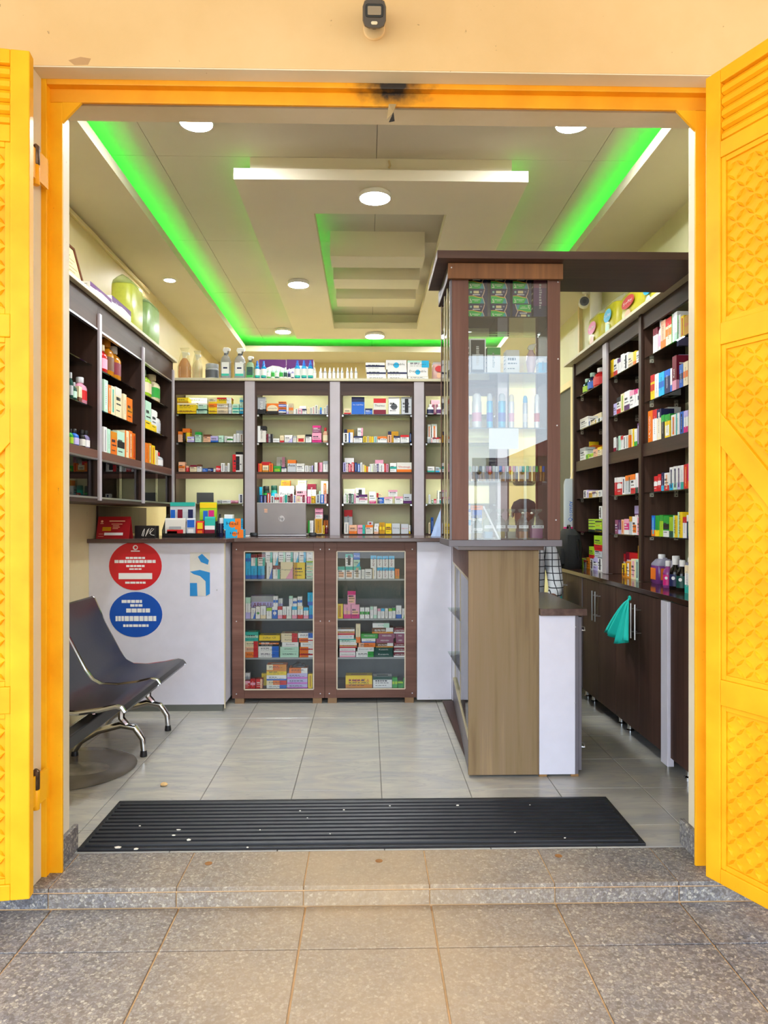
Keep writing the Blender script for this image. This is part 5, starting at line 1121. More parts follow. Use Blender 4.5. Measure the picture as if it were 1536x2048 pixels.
MB().box(-.122, -.100, -.0068, -.006, .160, .168).box(-.122, -.100, -.0068, -.006, .172, .186).xform(Rl).build('sticker', paint('pch'), lid)
MB().box(-W2+.008, W2-.008, .0021, .0025, .012, .222).xform(Rl).build('screen', black_pl(), lid)
for x, l in ((-.815, 'left'), (-.395, 'right')):
    t = thing('power_adapter', (x, 5.22, CZ), label='small black adapter and cable at the %s of the laptop' % l, cat='adapter')
    MB().rlathe([(.9, 0), (1, .006), (1, .022), (.9, .028)], .055, .03, .3).build('adapter_block', black_pl(), t, smooth=True)
    MB().tube([(.02, 0, .01), (.045, -.01, .006), (.06, .01, .005), (.045, .035, .005)], .004, 6).build('cable', black_pl(), t, smooth=True)
pt = thing('paper_stack', (-.885, 5.18, CZ), label='thin stack of white papers beside the laptop', cat='papers')
for k in range(3): BX(-.045+.004*k, .045+.002*k, -.03, .12, .0005+k*.002, .0022+k*.002).build('sheet', paper(), pt)
# heel-cream boxes and what stands behind them
shelf('Y', 4.90, CZ, 'blue counter boxes', 'foot cream boxes on the counter', '451 487 1059/1075 cya C:org R:org =Heel|447 482 1037/1059 cya C:org R:org =Heel', name='foot_cream_box', seed=95)
shelf('Y', 5.02, CZ, 'behind the blue counter boxes', 'foot cream boxes on the counter', '438 446 1036 nav T:wht|448.5 465 1029 wht B:pur', name='small_carton', seed=96)
# red tent card
rc = thing('tent_card', (-1.577, 4.76, CZ), label='red folded tent card with payment details on the white block', cat='tent card')
x0, x1 = onY(197, 1070, 4.76)[0]+1.577, onY(262, 1070, 4.76)[0]+1.577
red = plain('card_red', 'a5171f', .4, noise=.03)
MB().prism([(-.045, 0), (-.041, 0), (.0, .136), (.041, 0), (.045, 0), (.001, .142), (-.001, .142)], 0, x0, x1).build('folded_card', red, rc)
tilt = Matrix.Rotation(math.atan2(.044, .14), 4, 'X')
def on_card(mb, c, n='print'): return mb.xform(Matrix.Translation((0, -.0462, 0)) @ Matrix.Rotation(-math.atan2(.045, .142), 4, 'X')).build(n, paint(c), rc)
on_card(BX(x0+.035, x0+.09, -.0008, 0, .052, .078), 'gld', 'number_field'); on_card(BX(x0+.05, x0+.17, -.0008, 0, .022, .04), 'wht', 'number_field')
for (u, v, ww, hh) in ((.075, .115, .10, .007), (.09, .096, .07, .004), (.1, .085, .04, .004), (.1, .075, .045, .004), (.1, .065, .035, .004), (.015, .03, .03, .002), (.012, .014, .035, .002), (.018, .1, .02, .004)):
    on_card(BX(x0+u, x0+u+ww, -.0008, 0, v, v+hh), 'pch', 'print_line')
on_card(MB().lathe([(.008, -.0004), (.008, .0004)], 16).xform(Matrix.Translation((x0+.028, -.0004, .116)) @ Matrix.Rotation(math.pi/2, 4, 'X')), 'pch', 'emblem')
# black scarf box
bx_ = thing('black_box', (-1.475, 4.84, CZ), label='black printed box lying beside the red tent card', cat='box')
BX(-.068, .068, 0, .09, 0, .082).build('card_box', plain('black_card', '1d1a1a', .35), bx_, bevel=.002)
for pts in (((-.02, .015), (-.012, .045), (-.002, .062), (-.006, .03), (-.012, .012)), ((.004, .012), (.016, .05), (.028, .064), (.02, .04), (.008, .02)), ((.03, .03), (.05, .05), (.06, .06), (.045, .064), (.032, .045), (.04, .022), (.062, .018))):
    MB().tube([(a, -.002, b) for a, b in pts], .0022, 5).build('script_line', paint('off'), bx_)
# two-tier sachet rack
rk = thing('sachet_rack', (-1.195, 4.90, CZ), label='black two-tier rack of snack sachets on the worktop', cat='rack')
wire = black_pl()
for (y, z0, z1) in ((0, 0, .02), (.085, .0, .11)):
    BX(-.18, .175, y, y+.075, z0, z0+.006).build('tray', wire, rk)
    MB().box(-.18, .175, y, y+.004, z0+.006, z0+.03).build('tray_lip', film('smoked_acrylic', '2a2a2c', .5), rk)
BX(-.18, .175, .080, .085, 0, .11).build('tier_riser', wire, rk); BX(-.18, .175, .085, .160, .104, .110).build('tray', wire, rk)
for x in (-.185, .172): MB().prism([(0, 0), (.16, 0), (.16, .16), (.12, .16), (.0, .05)], 0, x, x+.006).build('side_plate', film('smoked_acrylic', '2a2a2c', .5), rk)
def sach(x, y, z, w_, h_, base, des, lab, seed):
    m = MB(); n = 5
    c = col(base); zz = [0, .08, .5, .92, 1]; th = [.001, .006, .010, .006, .001]
    vs = []
    for k in range(5):
        vs += [(-w_/2, -th[k], zz[k]*h_), (w_/2, -th[k], zz[k]*h_), (w_/2, th[k], zz[k]*h_), (-w_/2, th[k], zz[k]*h_)]
    for k in range(4):
        b = k*4
        for q in range(4): m_ = (b+q, b+(q+1) % 4, b+4+(q+1) % 4, b+4+q); m.add([vs[i] for i in m_], [(0, 1, 2, 3)], c)
    for (u0, u1, v0, v1, cc) in des: m.poly([(-w_/2+u0*w_, -.0112, v0*h_), (-w_/2+u1*w_, -.0112, v0*h_), (-w_/2+u1*w_, -.0112, v1*h_), (-w_/2+u0*w_, -.0112, v1*h_)], col(cc))
    return m.build('sachet', None, None, (-1.195+x, 4.90+y, CZ+z), label=lab, cat='sachet', group='sachets in the counter rack')
sach(-.105, .040, .007, .135, .125, 'off', [(.1, .9, .08, .38, 'red'), (.2, .8, .42, .55, 'gry'), (.1, .6, .15, .3, 'org')], 'white sachet with orange food picture, front left of the rack', 1)
sach(.0, .042, .007, .06, .125, 'sil', [(.1, .9, .5, .9, 'blu'), (.2, .8, .2, .4, 'wht')], 'silver and blue narrow sachet in the rack front', 2)
sach(.062, .040, .007, .052, .105, 'red', [(.15, .85, .5, .9, 'yel'), (.2, .8, .1, .4, 'org')], 'red sachet with yellow round top in the rack front', 3)
sach(.128, .040, .007, .068, .135, 'tea', [(0, 1, .35, .55, 'wht'), (0, 1, 0, .35, 'mar')], 'teal topped sachet with maroon foot, front right of the rack', 4)
sach(-.075, .120, .111, .17, .13, 'sil', [(.02, .2, .05, .6, 'blu'), (.3, .5, .05, .62, 'mar'), (.72, .92, .05, .62, 'nav'), (0, 1, .8, 1, 'tea')], 'grey blister card with dark cells, back left of the rack', 5)
sach(.100, .120, .111, .115, .13, 'lim', [(.2, .48, .05, .55, 'blu'), (.52, .85, .05, .58, 'mag'), (0, 1, .7, .98, 'yel')], 'lime green card with blue and magenta cells, back right of the rack', 6)
BX(-.065, .065, -.006, .006, 0, .085).build('tablet', plain('dark_grey_screen', '3c3b3c', .4), None, (onY(408, 990, 5.62)[0], 5.66, lv['D']+.0005), bevel=.003, label='dark grey tablet standing in the first back bay', cat='tablet')
# pale blue folded garment at the counter corner
gm_ = MB(); N = 13; R_ = 8
for j in range(R_):
    v = j/(R_-1)
    for i in range(N):
        a = math.pi*2*i/(N-1); r = (.055*(1-v)**.8+.006)*(1+.10*math.sin(5*a+j*.4))
        gm_.v.append((.515+r*math.cos(a)+.022*v, 5.20+r*.8*math.sin(a), CZ+.0008+.205*v))
for j in range(R_-1):
    for i in range(N-1): gm_.f.append([j*N+i, j*N+i+1, (j+1)*N+i+1, (j+1)*N+i]); gm_.c.append(None)
gm_.build('folded_garment', plain('pale_blue_cotton', '9fb4d8', .8, bmp=.1), smooth=True, label='pale blue folded garment standing at the worktop corner by the tower', cat='garment')
# round signs and sticker on the white block
def round_sign(px, py, rx, ry, c, lab, lines, blocks):
    x, z = onY(px, py, WL); k = WL/F
    t = thing('round_sign', (x, WL-.0005, z), label=lab, cat='sign')
    MB().lathe([(rx*k, 0), (rx*k, .0009), (rx*k*.985, .0013)], 40, sy=ry/rx).xform(Matrix.Rotation(math.pi/2, 4, 'X')).build('disc', plain('sign_'+c, c, .35, noise=.03), t)
    rng = random.Random(px)
    for (u, v, w_, h_) in lines:
        a = u-w_/2
        while a < u+w_/2-2:
            l = min(rng.uniform(4, 10), u+w_/2-a); BX(a*k, (a+l)*k, -.0024, -.0014, -(v+h_/2)*k, -(v-h_/2)*k).build('print_line', paper(), t); a += l+1.2
    for (u, v, w_, h_) in blocks: BX((u-w_/2)*k, (u+w_/2)*k, -.0024, -.0014, -(v+h_/2)*k, -(v-h_/2)*k).build('print_block', paper(), t)
    return t
rs_ = round_sign(271, 1132, 52, 48, 'd4202a', 'round red sign with white lettering on the white counter block', [(0, -16, 38, 4), (0, -9, 82, 6), (0, 0, 36, 4), (0, 6, 24, 3), (0, 33, 40, 4)], [(0, 20, 66, 12)])
MB().lathe([(.016, 0), (.016, .001)], 20).xform(Matrix.Translation((0, -.0024, .118)) @ Matrix.Rotation(math.pi/2, 4, 'X')).build('emblem', paper(), rs_)
MB().lathe([(.009, 0), (.009, .001)], 20).xform(Matrix.Translation((.002, -.0034, .119)) @ Matrix.Rotation(math.pi/2, 4, 'X')).build('emblem_core', plain('sign_d4202a', 'd4202a', .35), rs_)
BX(-.028, .028, -.0026, -.0014, .092, .099).build('emblem_name', paper(), rs_)
round_sign(272, 1229, 52, 45, '1253b8', 'round blue sign with white lettering on the white counter block', [(-8, -26, 40, 6), (2, -18, 26, 5), (6, -8, 50, 8), (0, 8, 80, 10), (0, 22, 50, 5)], [])
x0, z0 = onY(380, 1192, WL); x1, z1 = onY(420, 1105, WL)
stk = thing('sticker', ((x0+x1)/2, WL-.0004, z0), label='torn blue and white sticker on the white counter block', cat='sticker')
w_, h_ = x1-x0, z1-z0
MB().prism([(-w_/2, 0), (w_/2*.9, 0), (w_/2, h_*.3), (w_/2, h_), (-w_/2, h_)], 1, -.0008, 0).build('sheet', plain('sticker_white', 'd8d4cc', .5), stk)
for pts in ([(-.4, .8), (.1, .97), (.45, .82), (.4, .72), (.05, .78), (-.1, .9)], [(-.5, .56), (.0, .6), (.5, .54), (.5, .05), (.3, .0), (.28, .34), (.0, .46), (-.3, .5)], [(-.5, .3), (-.15, .3), (-.12, 0), (-.5, 0)]):
    MB().poly([(a*w_, -.0014, b*h_) for a, b in pts]).build('blue_print', plain('sticker_blue', '1f8ad0', .45), stk)
# ================================================================== ON TOP OF THE CABINETS
# left: framed certificate, purple cartons, bagged packs
LTZ = LT+.02
fc = thing('certificate', (-1.505, 3.62, LTZ), label='brown framed certificate leaning on top of the left cabinet', cat='picture frame')
lean = Matrix.Rotation(math.radians(-15), 4, 'Y') @ Matrix.Diagonal((1, 1, .82, 1))
for b, n, m in (((0, .012, -.27, .27, 0, .018), 'frame_bar', 'fr'), ((0, .012, -.27, .27, .275, .295), 'frame_bar', 'fr'), ((0, .012, -.27, -.25, .018, .275), 'frame_bar', 'fr'), ((0, .012, .25, .27, .018, .275), 'frame_bar', 'fr'), ((.002, .006, -.25, .25, .018, .275), 'certificate_sheet', 'p')):
    MB().box(*b).xform(lean).build(n, plain('redwood_frame', '5c2716', .35) if m == 'fr' else plain('aged_paper', 'cdbb88', .6), fc)
for k in range(6): MB().box(.0062, .0068, .02, .02+(.16 if k % 2 else .2), .06+k*.03, .064+k*.03).xform(lean).build('print_line', paint('brn'), fc)
shelf('X', -1.465, LTZ, 'on top of left cabinet', 'purple and white cartons', '180 223 562 wht W:pur =HealthPlus #wht|223.5 262 590 wht W:pur =HealthPlus #wht', name='storage_carton', seed=97)
def bag_pack(name, loc, rz, w, d, h, body, ovalc, lab, wrap='e8e8d8', text=None, seed=0):
    rng = random.Random(seed); t = thing(name, loc, rz, label=lab, cat='packet')
    MB().rlathe([(.9, 0), (1, .06*h), (1.02, .4*h), (1, .80*h), (.86, .88*h)], w, d, .3, cy=d/2).build('pack_body', plain('pack_'+body, body, .35, noise=.08, nscale=30), t, smooth=True)
    MB().rlathe([(1.0, .82*h), ((.98, .9), .88*h), ((.9, .5), .95*h), ((.75+.1*rng.random(), .12), h)], w, d, .3, cy=d/2).build('gathered_film', film('clear_film_'+wrap, wrap, .35, .2), t, smooth=True)
    if ovalc:
        MB().poly([(w*.32*math.cos(6.283*i/20), -.012-.0*i, h*.58+h*.15*math.sin(6.283*i/20)) for i in range(20)]).build('brand_oval', paint(ovalc), t)
        MB().poly([(-w*.02+w*.16*math.cos(6.283*i/14), -.012, h*.25+h*.14*math.sin(6.283*i/14)) for i in range(14)]).build('picture_spot', paint('pch' if ovalc != 'cya' else 'mnt'), t)
        if text: lettering(t, text, 0, h*.58, h*.10, 'wht', y=-.0135, wide=w*.46)
    return t
bag_pack('tissue_bag', (-1.475, 4.70, LTZ), math.pi/2, .26, .14, .34, 'b9bf4a', None, 'tall bag of yellow-green packs on the left cabinet, nearer one', 'c8d49a', seed=1)
bag_pack('tissue_bag', (-1.475, 5.06, LTZ), math.pi/2, .30, .15, .32, '8fae6a', None, 'tall bag of green packs on the left cabinet, farther one', 'c8d8b0', seed=2)
# bagged bottles and jar at the left end of the back shelves
for px0, px1, yt, c, lab in ((354, 380, 694, 'amb', 'amber bagged spray bottle, leftmost on the back shelves'), (383, 403, 700, 'crm', 'cream bagged bottle with twisted film on the back shelves')):
    a, zt = onY(px0, yt, BY+.04); b, _ = onY(px1, yt, BY+.04)
    t = thing('bagged_bottle', ((a+b)/2, BY+.04, BTZ), label=lab, cat='bottle'); ww = b-a; h = zt-BTZ
    MB().rlathe([(.85, 0), (.95, .05*h), (.95, .45*h), (.6, .6*h), (.3, .68*h)], ww, ww*.7, .4, cy=ww*.35).build('body', film('liquid_'+c, PAL[c][0], .75), t, smooth=True)
    BX(-ww*.3, ww*.3, .003, .005, .08*h, .4*h).build('paper_label', paint('pch'), t)
    MB().prism([(-.12*ww, .66*h), (.12*ww, .66*h), (.14*ww, .76*h), (.4*ww, .78*h), (.38*ww, .86*h), (-.2*ww, .88*h)], 1, ww*.25, ww*.45).build('trigger_head', paint('wht'), t, bevel=.003)
    MB().rlathe([(1, 0), (1.04, .4*h), (.8, .7*h), (.5, .9*h), ((.75, .2), h)], ww, ww*.75, .35, cy=ww*.35).build('clear_wrap', film('clear_film_wrap', 'e9e6cf', .18, .12), t, smooth=True)
shelf('Y', BY+.03, BTZ, 'on top of back shelves', 'jars on top of the back shelves', '408 435 726 sil jar T:gry M:dgr', seed=98)
t = bag_pack('clear_bag', (onY(878, 740, BY+.05)[0], BY+.05, BTZ), 0, .10, .09, .155, 'd8b0a8', 'red', 'clear bag with red and white packs beside the mask boxes', 'e8e8f0', seed=4)
# right: diaper packs
for k, (p0, p1, yt, oc, lab, tx) in enumerate(((1175, 1202, 622, 'mag', 'yellow diaper pack with magenta oval on the right shelves', 'Softy'), (1207, 1233, 596, 'cya', 'yellow diaper pack with blue oval on the right shelves', 'Softy'), (1240, 1283, 570, 'red', 'yellow diaper pack with red oval on the right shelves', 'Softy'), (1285, 1320, 545, 'cya', 'yellow diaper pack nearest the bridge board on the right shelves', 'Softy'))):
    y0, _ = onX(p0, yt, 1.66); y1, _ = onX(p1, yt, 1.66); zt = onX((p0+p1)/2, yt, 1.66)[1]
    bag_pack('diaper_pack', (1.655, (y0+y1)/2, 2.4605), -math.pi/2, abs(y1-y0)*.92, .14, min(.36, zt-2.46), 'c9bf2a', oc, lab, text=tx, seed=k+5)
# ================================================================== RIGHT COUNTER: jugs, bottles
def jug(x, y, lab):
    t = thing('jug', (x, y, RZ+.0005), label=lab, cat='jug', group='purple antiseptic jugs')
    pm = film('purple_liquid', '7d3f86', .86, .15); cm = film('clear_jug', 'c8c4d8', .45, .15)
    MB().rlathe([(.95, 0), (1, .006), (1, .098), (.97, .104)], .11, .12, .16).build('liquid', pm, t, smooth=True)
    MB().rlathe([(1.0, .104), (.95, .116), ((.62, .8), .136), ((.5, .7), .142)], .11, .12, .16).build('shoulder', cm, t, smooth=True)
    MB().prism([(-.052, .112), (-.03, .150), (-.018, .150), (-.03, .125), (-.04, .112)], 0, -.012, .012).build('handle', cm, t, bevel=.003)
    MB().lathe([(.019, .138), (.020, .142), (.020, .164), (.018, .167)], 16, cx=0, cy=.02).build('cap', paint('wht'), t, smooth=True)
    lb = BX(-.038, .038, -.0625, -.0605, .024, .090).build('paper_label', paint('org'), t); 
    BX(-.0575, -.0555, -.03, .04, .024, .090).build('paper_label', paint('org'), t)
    return t
jug(1.705, 4.145, 'large purple jug with orange label, farthest on the right worktop')
jug(1.715, 3.975, 'purple jug, second in the row on the right worktop')
jug(1.725, 3.800, 'purple jug, nearest the door on the right worktop')
def cbottle(x, y, w, h, body, capc, labc, lab):
    t = thing('bottle', (x, y, RZ+.0005), label=lab, cat='bottle'); r = w/2
    lathe_obj([(r*.92, 0), (r, .02*h), (r, .55*h), (r*.85, .66*h), (r*.42, .76*h), (r*.4, .82*h)], film('liquid_b'+body, body, .88), 'body', t, 18)
    MB().lathe([(r*1.015, .12*h), (r*1.015, .5*h)], 18).build('paper_label', paint(labc), t, smooth=True)
    lathe_obj([(r*.48, .8*h), (r*.5, .82*h), (r*.5, .97*h), (r*.44, h)], paint(capc), 'cap', t, 14)
    MB().lathe([(r*.3, 0), (r*.3, .001)], 14).xform(Matrix.Translation((-r*.7, -r*.76, .38*h)) @ Matrix.Rotation(math.radians(-42), 4, 'Z') @ Matrix.Rotation(math.pi/2, 4, 'X')).build('label_mark', paint('wht'), t)
cbottle(1.615, 3.862, .052, .148, 'a04a90', 'wht', 'mag', 'small purple bottle with pink label before the jugs')
cbottle(1.620, 3.780, .062, .165, '17120f', 'wht', 'nav', 'dark bottle with blue label and white cap on the right worktop')
cbottle(1.622, 3.700, .060, .160, '17120f', 'wht', 'dkg', 'dark bottle with green label and white cap on the right worktop')
cbottle(1.660, 3.630, .050, .160, '2b62b8', 'wht', 'blu', 'blue bottle with white cap on the right worktop')
for x, y, h, c, d_, lab in ((1.600, 3.595, .14, 'wht', [('B', 'tea'), ('T', 'crm')], 'white and teal carton at the door end of the right worktop'), (1.602, 3.530, .12, 'wht', [('M', 'org'), ('B', 'grn')], 'white carton with orange and green bands at the worktop end')):
    carton(.055, .05, h, c, d_, random.Random(5)).build('syrup_box', None, None, (x, y, RZ+.0005), -math.pi/2, label=lab, cat='box')
# ================================================================== WAITING BENCH
bn = thing('waiting_bench', (-1.3, 3.8, 0), label='black two-seat waiting bench with chrome frame at the left wall', cat='bench')
prof = [(-1.640, .775), (-1.625, .770), (-1.56, .62), (-1.475, .455), (-1.435, .400), (-1.39, .375), (-1.30, .372), (-1.20, .385), (-1.125, .402), (-1.098, .395), (-1.085, .375)]
under_ = [(x-.010 if i < 5 else x, z-.006 if i < 4 else z-.020) for i, (x, z) in enumerate(prof)]
def shift(p, dy): return p
for (y0, y1) in ((3.83, 4.36), (3.28, 3.81)):
    m = MB(); n = len(prof)
    vs = [(x, y0+.012, z) for x, z in prof]+[(x, y1-.012, z) for x, z in prof]+[(x-.012, y0+.012, z-.018) for x, z in prof]+[(x-.012, y1-.012, z-.018) for x, z in prof]
    fs = []
    for i in range(n-1): fs += [(i, i+1, n+i+1, n+i), (2*n+i, 3*n+i, 3*n+i+1, 2*n+i+1), (i, 2*n+i, 2*n+i+1, i+1), (n+i, n+i+1, 3*n+i+1, 3*n+i)]
    fs += [(0, n, 3*n, 2*n), (n-1, 3*n-1, 4*n-1, 2*n-1)]
    st = part(m.add(vs, fs), 'seat_shell', leather(), bn, smooth=True)
    for y in (y0+.006, y1-.006):
        part(MB().tube([(x-.006, y, z-.009) for x, z in prof], .0115, 8), 'side_rim', chrome(), bn, smooth=True)
    part(MB().tube([(-1.30, y0+.15, .355), (-1.28, y0+.15, .315)], .014, 8), 'seat_mount', chrome(), bn); part(MB().tube([(-1.30, y1-.15, .355), (-1.28, y1-.15, .315)], .014, 8), 'seat_mount', chrome(), bn)
part(BX(-1.31, -1.25, 2.99, 4.33, .262, .322), 'beam', black_pl(), bn, bevel=.006)
part(BX(-1.312, -1.248, 2.978, 2.990, .260, .324), 'beam_cap', plain('red_cap', '9c2b26', .5), bn)
for y in (4.26, 3.80):
    part(MB().tube([(-1.28, y, .27), (-1.28, y, .20), (-1.25, y, .165)], [.02, .018, .016], 8), 'leg_column', chrome(), bn, smooth=True)
    part(MB().tube([(-1.52, y, .028), (-1.49, y, .08), (-1.40, y, .135), (-1.28, y, .165), (-1.21, y, .15), (-1.17, y, .09), (-1.165, y, .028)], [.012, .016, .018, .019, .018, .016, .014], 10), 'leg_arch', chrome(), bn, smooth=True)
    for x in (-1.52, -1.165): part(MB().lathe([(.018, 0), (.019, .006), (.016, .03)], 12, cx=x, cy=y), 'rubber_foot', rubber(), bn, smooth=True)
# brown oval mat under it
rg = MB().lathe([(.34, 0), (.345, .003), (.33, .006), (.25, .0065)], 40, sy=.95)
t = thing('floor_mat', (-1.50, 3.62, .0005), label='glossy brown oval mat on the floor before the bench', cat='mat')
MB().lathe([(.34, 0), (.345, .003), (.33, .006), (.25, .0065)], 40, sy=.95).build('mat_disc', plain('brown_vinyl', '6f675c', .18, noise=.2, nscale=6), t, smooth=True)
MB().lathe([(.17, .0062), (.165, .0072), (.10, .0078)], 28, cx=.06, cy=-.02, sy=.6).build('pale_swirl', plain('pale_vinyl', '928a7c', .2, noise=.3, nscale=14), t, smooth=True)
# ================================================================== ENTRANCE MAT
mx0, mx1, my0, my1 = -1.078, 1.052, 2.716, 3.178
dm = thing('entrance_mat', (0, 2.95, 0), label='long black ribbed mat lying across the doorway', cat='mat')
rb = rubber()
part(BX(mx0+.012, mx1-.012, my0+.012, my1-.012, .0004, .004), 'mat_base', rb, dm)
for b in ((mx0, mx1, my0, my0+.018), (mx0, mx1, my1-.018, my1), (mx0, mx0+.018, my0+.018, my1-.018), (mx1-.018, mx1, my0+.018, my1-.018)):
    part(BX(*b, .0004, .011), 'edge_strip', rb, dm, bevel=.002)
nsl = 12; stp = (my1-my0-.044)/nsl
for k in range(nsl):
    y = my0+.022+k*stp
    part(MB().prism([(y+.002, .004), (y+.004, .015), (y+stp*.4, .019), (y+stp-.012, .015), (y+stp-.006, .004)], 0, mx0+.02, mx1-.02), 'slat', rb, dm)
random.seed(21); fm = MB()
for px, py, s_ in ((600, 1622, .006), (688, 1620, .008), (615, 1636, .005), (280, 1652, .007), (357, 1660, .012), (347, 1671, .010), (378, 1680, .016), (236, 1695, .018), (272, 1698, .014), (495, 1695, .007), (780, 1612, .006), (915, 1611, .010), (1060, 1610, .004), (1130, 1676, .006), (1030, 1665, .005), (520, 1660, .004), (660, 1668, .004)):
    x, y = onZ(px, py, .019); a = random.uniform(0, 3); q = []
    for k in range(5):
        t_ = a+k*1.256; r = s_*random.uniform(.4, .7); q.append((x+r*math.cos(t_)*1.2, y+r*math.sin(t_)*.7))
    fm.prism(q, 2, .0185, .021)
fm.build('litter_flecks', plain('pale_litter', 'e8e2d4', .7), label='pale paper flecks scattered over the ribbed mat', cat='litter', kind='stuff')
x, y = onZ(328, 1572, 0)
MB().lathe([(.006, 0), (.013, .004), (.014, .009), (.009, .015), (.003, .017)], 10, sx=1.25).build('pebble', plain('ochre_pebble', 'd8b27a', .7, noise=.2, nscale=80), None, (x, y, .0004), smooth=True, label='small ochre pebble on the grey floor tiles', cat='pebble')
# ================================================================== CAMERAS, PIPE
cc = thing('security_camera', (.022, 2.46, 2.895), label='dark security camera on the facade above the door', cat='camera')
MB().lathe([(.036, 0), (.037, .004), (.034, .010), (.02, .014)], 28).xform(Matrix.Rotation(math.pi/2, 4, 'X')).build('wall_plate', cream_out, cc, smooth=True)
for a in (35, 145, 215, 325): MB().lathe([(.0028, 0), (.0028, .002)], 8).xform(Matrix.Translation((.028*math.cos(math.radians(a)), -.006, .028*math.sin(math.radians(a)))) @ Matrix.Rotation(math.pi/2, 4, 'X')).build('screw', plain('rust', '6a4a30', .6), cc)
MB().tube([(0, -.010, 0), (0, -.030, .015), (0, -.04, .024)], .011, 10).build('bracket_arm', plain('dark_taupe_plastic', '4a4038', .4), cc, smooth=True)
bd = MB().rlathe([(.72, 0), (.92, .012), (1, .06), (1, .105), (.94, .112)], .076, .080, .28).xform(Matrix.Translation((0, -.026, .034)) @ Matrix.Rotation(math.radians(123), 4, 'X')).build('housing', plain('dark_taupe_plastic', '4a4038', .4), cc, smooth=True)
Mf = Matrix.Translation((0, -.026, .034)) @ Matrix.Rotation(math.radians(123), 4, 'X') @ Matrix.Translation((0, 0, .1125))
MB().rlathe([(1, 0), (.96, .003)], .058, .036, .2, cy=.008).xform(Mf).build('lens_frame', black_pl(), cc)
MB().rlathe([(1, .003), (.96, .0045)], .044, .024, .12, cy=.008).xform(Mf).build('lens_window', plain('tinted_lens', '8f7f6a', .15), cc)
MB().rlathe([(1, 0), (.9, .003)], .022, .010, .45, cy=-.025).xform(Mf).build('sensor_window', plain('sensor_pale', 'd8c9a8', .3), cc)
MB().tube([(-.005, -.03, .03), (-.008, -.012, .06), (-.006, -.006, .12), (-.006, -.006, .215)], .0065, 8).build('cable', black_pl(), cc, smooth=True)
ic = thing('security_camera', (1.80, 5.92, ZS), label='white bullet security camera under the right soffit', cat='camera')
MB().lathe([(.035, 0), (.035, -.012), (.02, -.02)], 20).build('ceiling_base', paint('wht'), ic, smooth=True)
MB().tube([(0, 0, -.02), (-.01, -.02, -.055)], .012, 8).build('bracket_arm', paint('wht'), ic)
Mi = Matrix.Translation((-.01, .05, -.085)) @ Matrix.Rotation(math.radians(-14), 4, 'Z') @ Matrix.Rotation(math.radians(98), 4, 'X')
MB().lathe([(.032, 0), (.043, .01), (.044, .13), (.042, .145)], 24).xform(Mi).build('housing', paint('off'), ic, smooth=True)
MB().lathe([(.036, .143), (.036, .147)], 24).xform(Mi).build('face_plate', plain('dark_grey_plastic', '3a3a3a', .3), ic); MB().lathe([(.018, .146), (.017, .150)], 18).xform(Mi).build('lens', black_pl(), ic)  # face plate in its own even dark grey, black lens in front
MB().lathe([(.047, 0), (.047, ZS-2.4605)], 20).build('drain_pipe', paint('off'), None, (1.815, 5.72, 2.4605), smooth=True, label='white plastic pipe rising behind the diaper packs', cat='pipe')
# ================================================================== TEAL CLOTHS ON HANDLES
def hang_cloth(ya, za, yb0, yb1, zb, xf, lab, seed):
    rng = random.Random(seed); m = MB(); C_, R_ = 25, 10
    for j in range(R_):
        v = j/(R_-1)
        for i in range(C_):
            u = i/(C_-1); spread = v**.75
            y = ya+(yb1+(yb0-yb1)*u-ya)*spread+.004*math.sin(i*2.1)
            x = xf-.012-.060*spread*abs(math.sin(u*math.pi*3+seed))-.014*abs(math.sin(u*math.pi*8))*v
            z = za+(zb-za)*v-.022*v*math.sin(u*math.pi)+.012*v*math.sin(u*9+seed)
            m.v.append((x, y, z))
    for j in range(R_-1):
        for i in range(C_-1): m.f.append([j*C_+i, j*C_+i+1, (j+1)*C_+i+1, (j+1)*C_+i]); m.c.append(None)
    t = thing('cleaning_cloth', (xf, ya, za), label=lab, cat='cloth', group='teal cloths on cabinet handles')
    o = into(m.build('cloth_folds', plain('teal_cloth', '14d0bf', .75, noise=.06), smooth=True), t); s_ = o.modifiers.new('thickness', 'SOLIDIFY'); s_.thickness = .002
    into(MB().tube([(xf-.008, ya+.012*math.cos(a), za+.004+.010*math.sin(a)) for a in [k*.7 for k in range(10)]], .005, 6).build('knot', plain('teal_cloth', '14d0bf', .75), smooth=True), t)
    return t
hang_cloth(3.915, .800, 4.17, 3.78, .585, RX-.036, 'bright teal cloth hanging from the nearer cabinet handles', 1)
hang_cloth(5.330, .750, 5.53, 5.20, .56, RX-.036, 'teal cloth hanging on the far cabinet beyond the low desk', 2)
# long plastic packet hanging at the far end of the right shelves
hp_ = thing('hanging_packet', (1.60, 5.70, 1.08), label='long white packet with pink foot hanging beside the farthest right bay', cat='packet')
MB().rlathe([((.3, .2), -.04), ((.9, .6), .0), (1, .10), (1, .42), ((.9, .6), .45), ((.7, .2), .47)], .10, .03, .4).build('film_sleeve', film('packet_film', 'dfe8ec', .75, .2), hp_, smooth=True)
MB().rlathe([((.92, .7), -.005), (1.02, .04), (1.02, .09)], .10, .03, .4).build('pink_foot', paint('mag'), hp_, smooth=True)
o = lettering(hp_, 'Qosmty', .0, .21, .05, 'blu', y=-.018, rz=-math.pi/2)
MB().tube([(0, 0, .465), (.02, .01, .52), (.03, .02, .56)], .002, 5).build('hanging_string', paint('wht'), hp_)
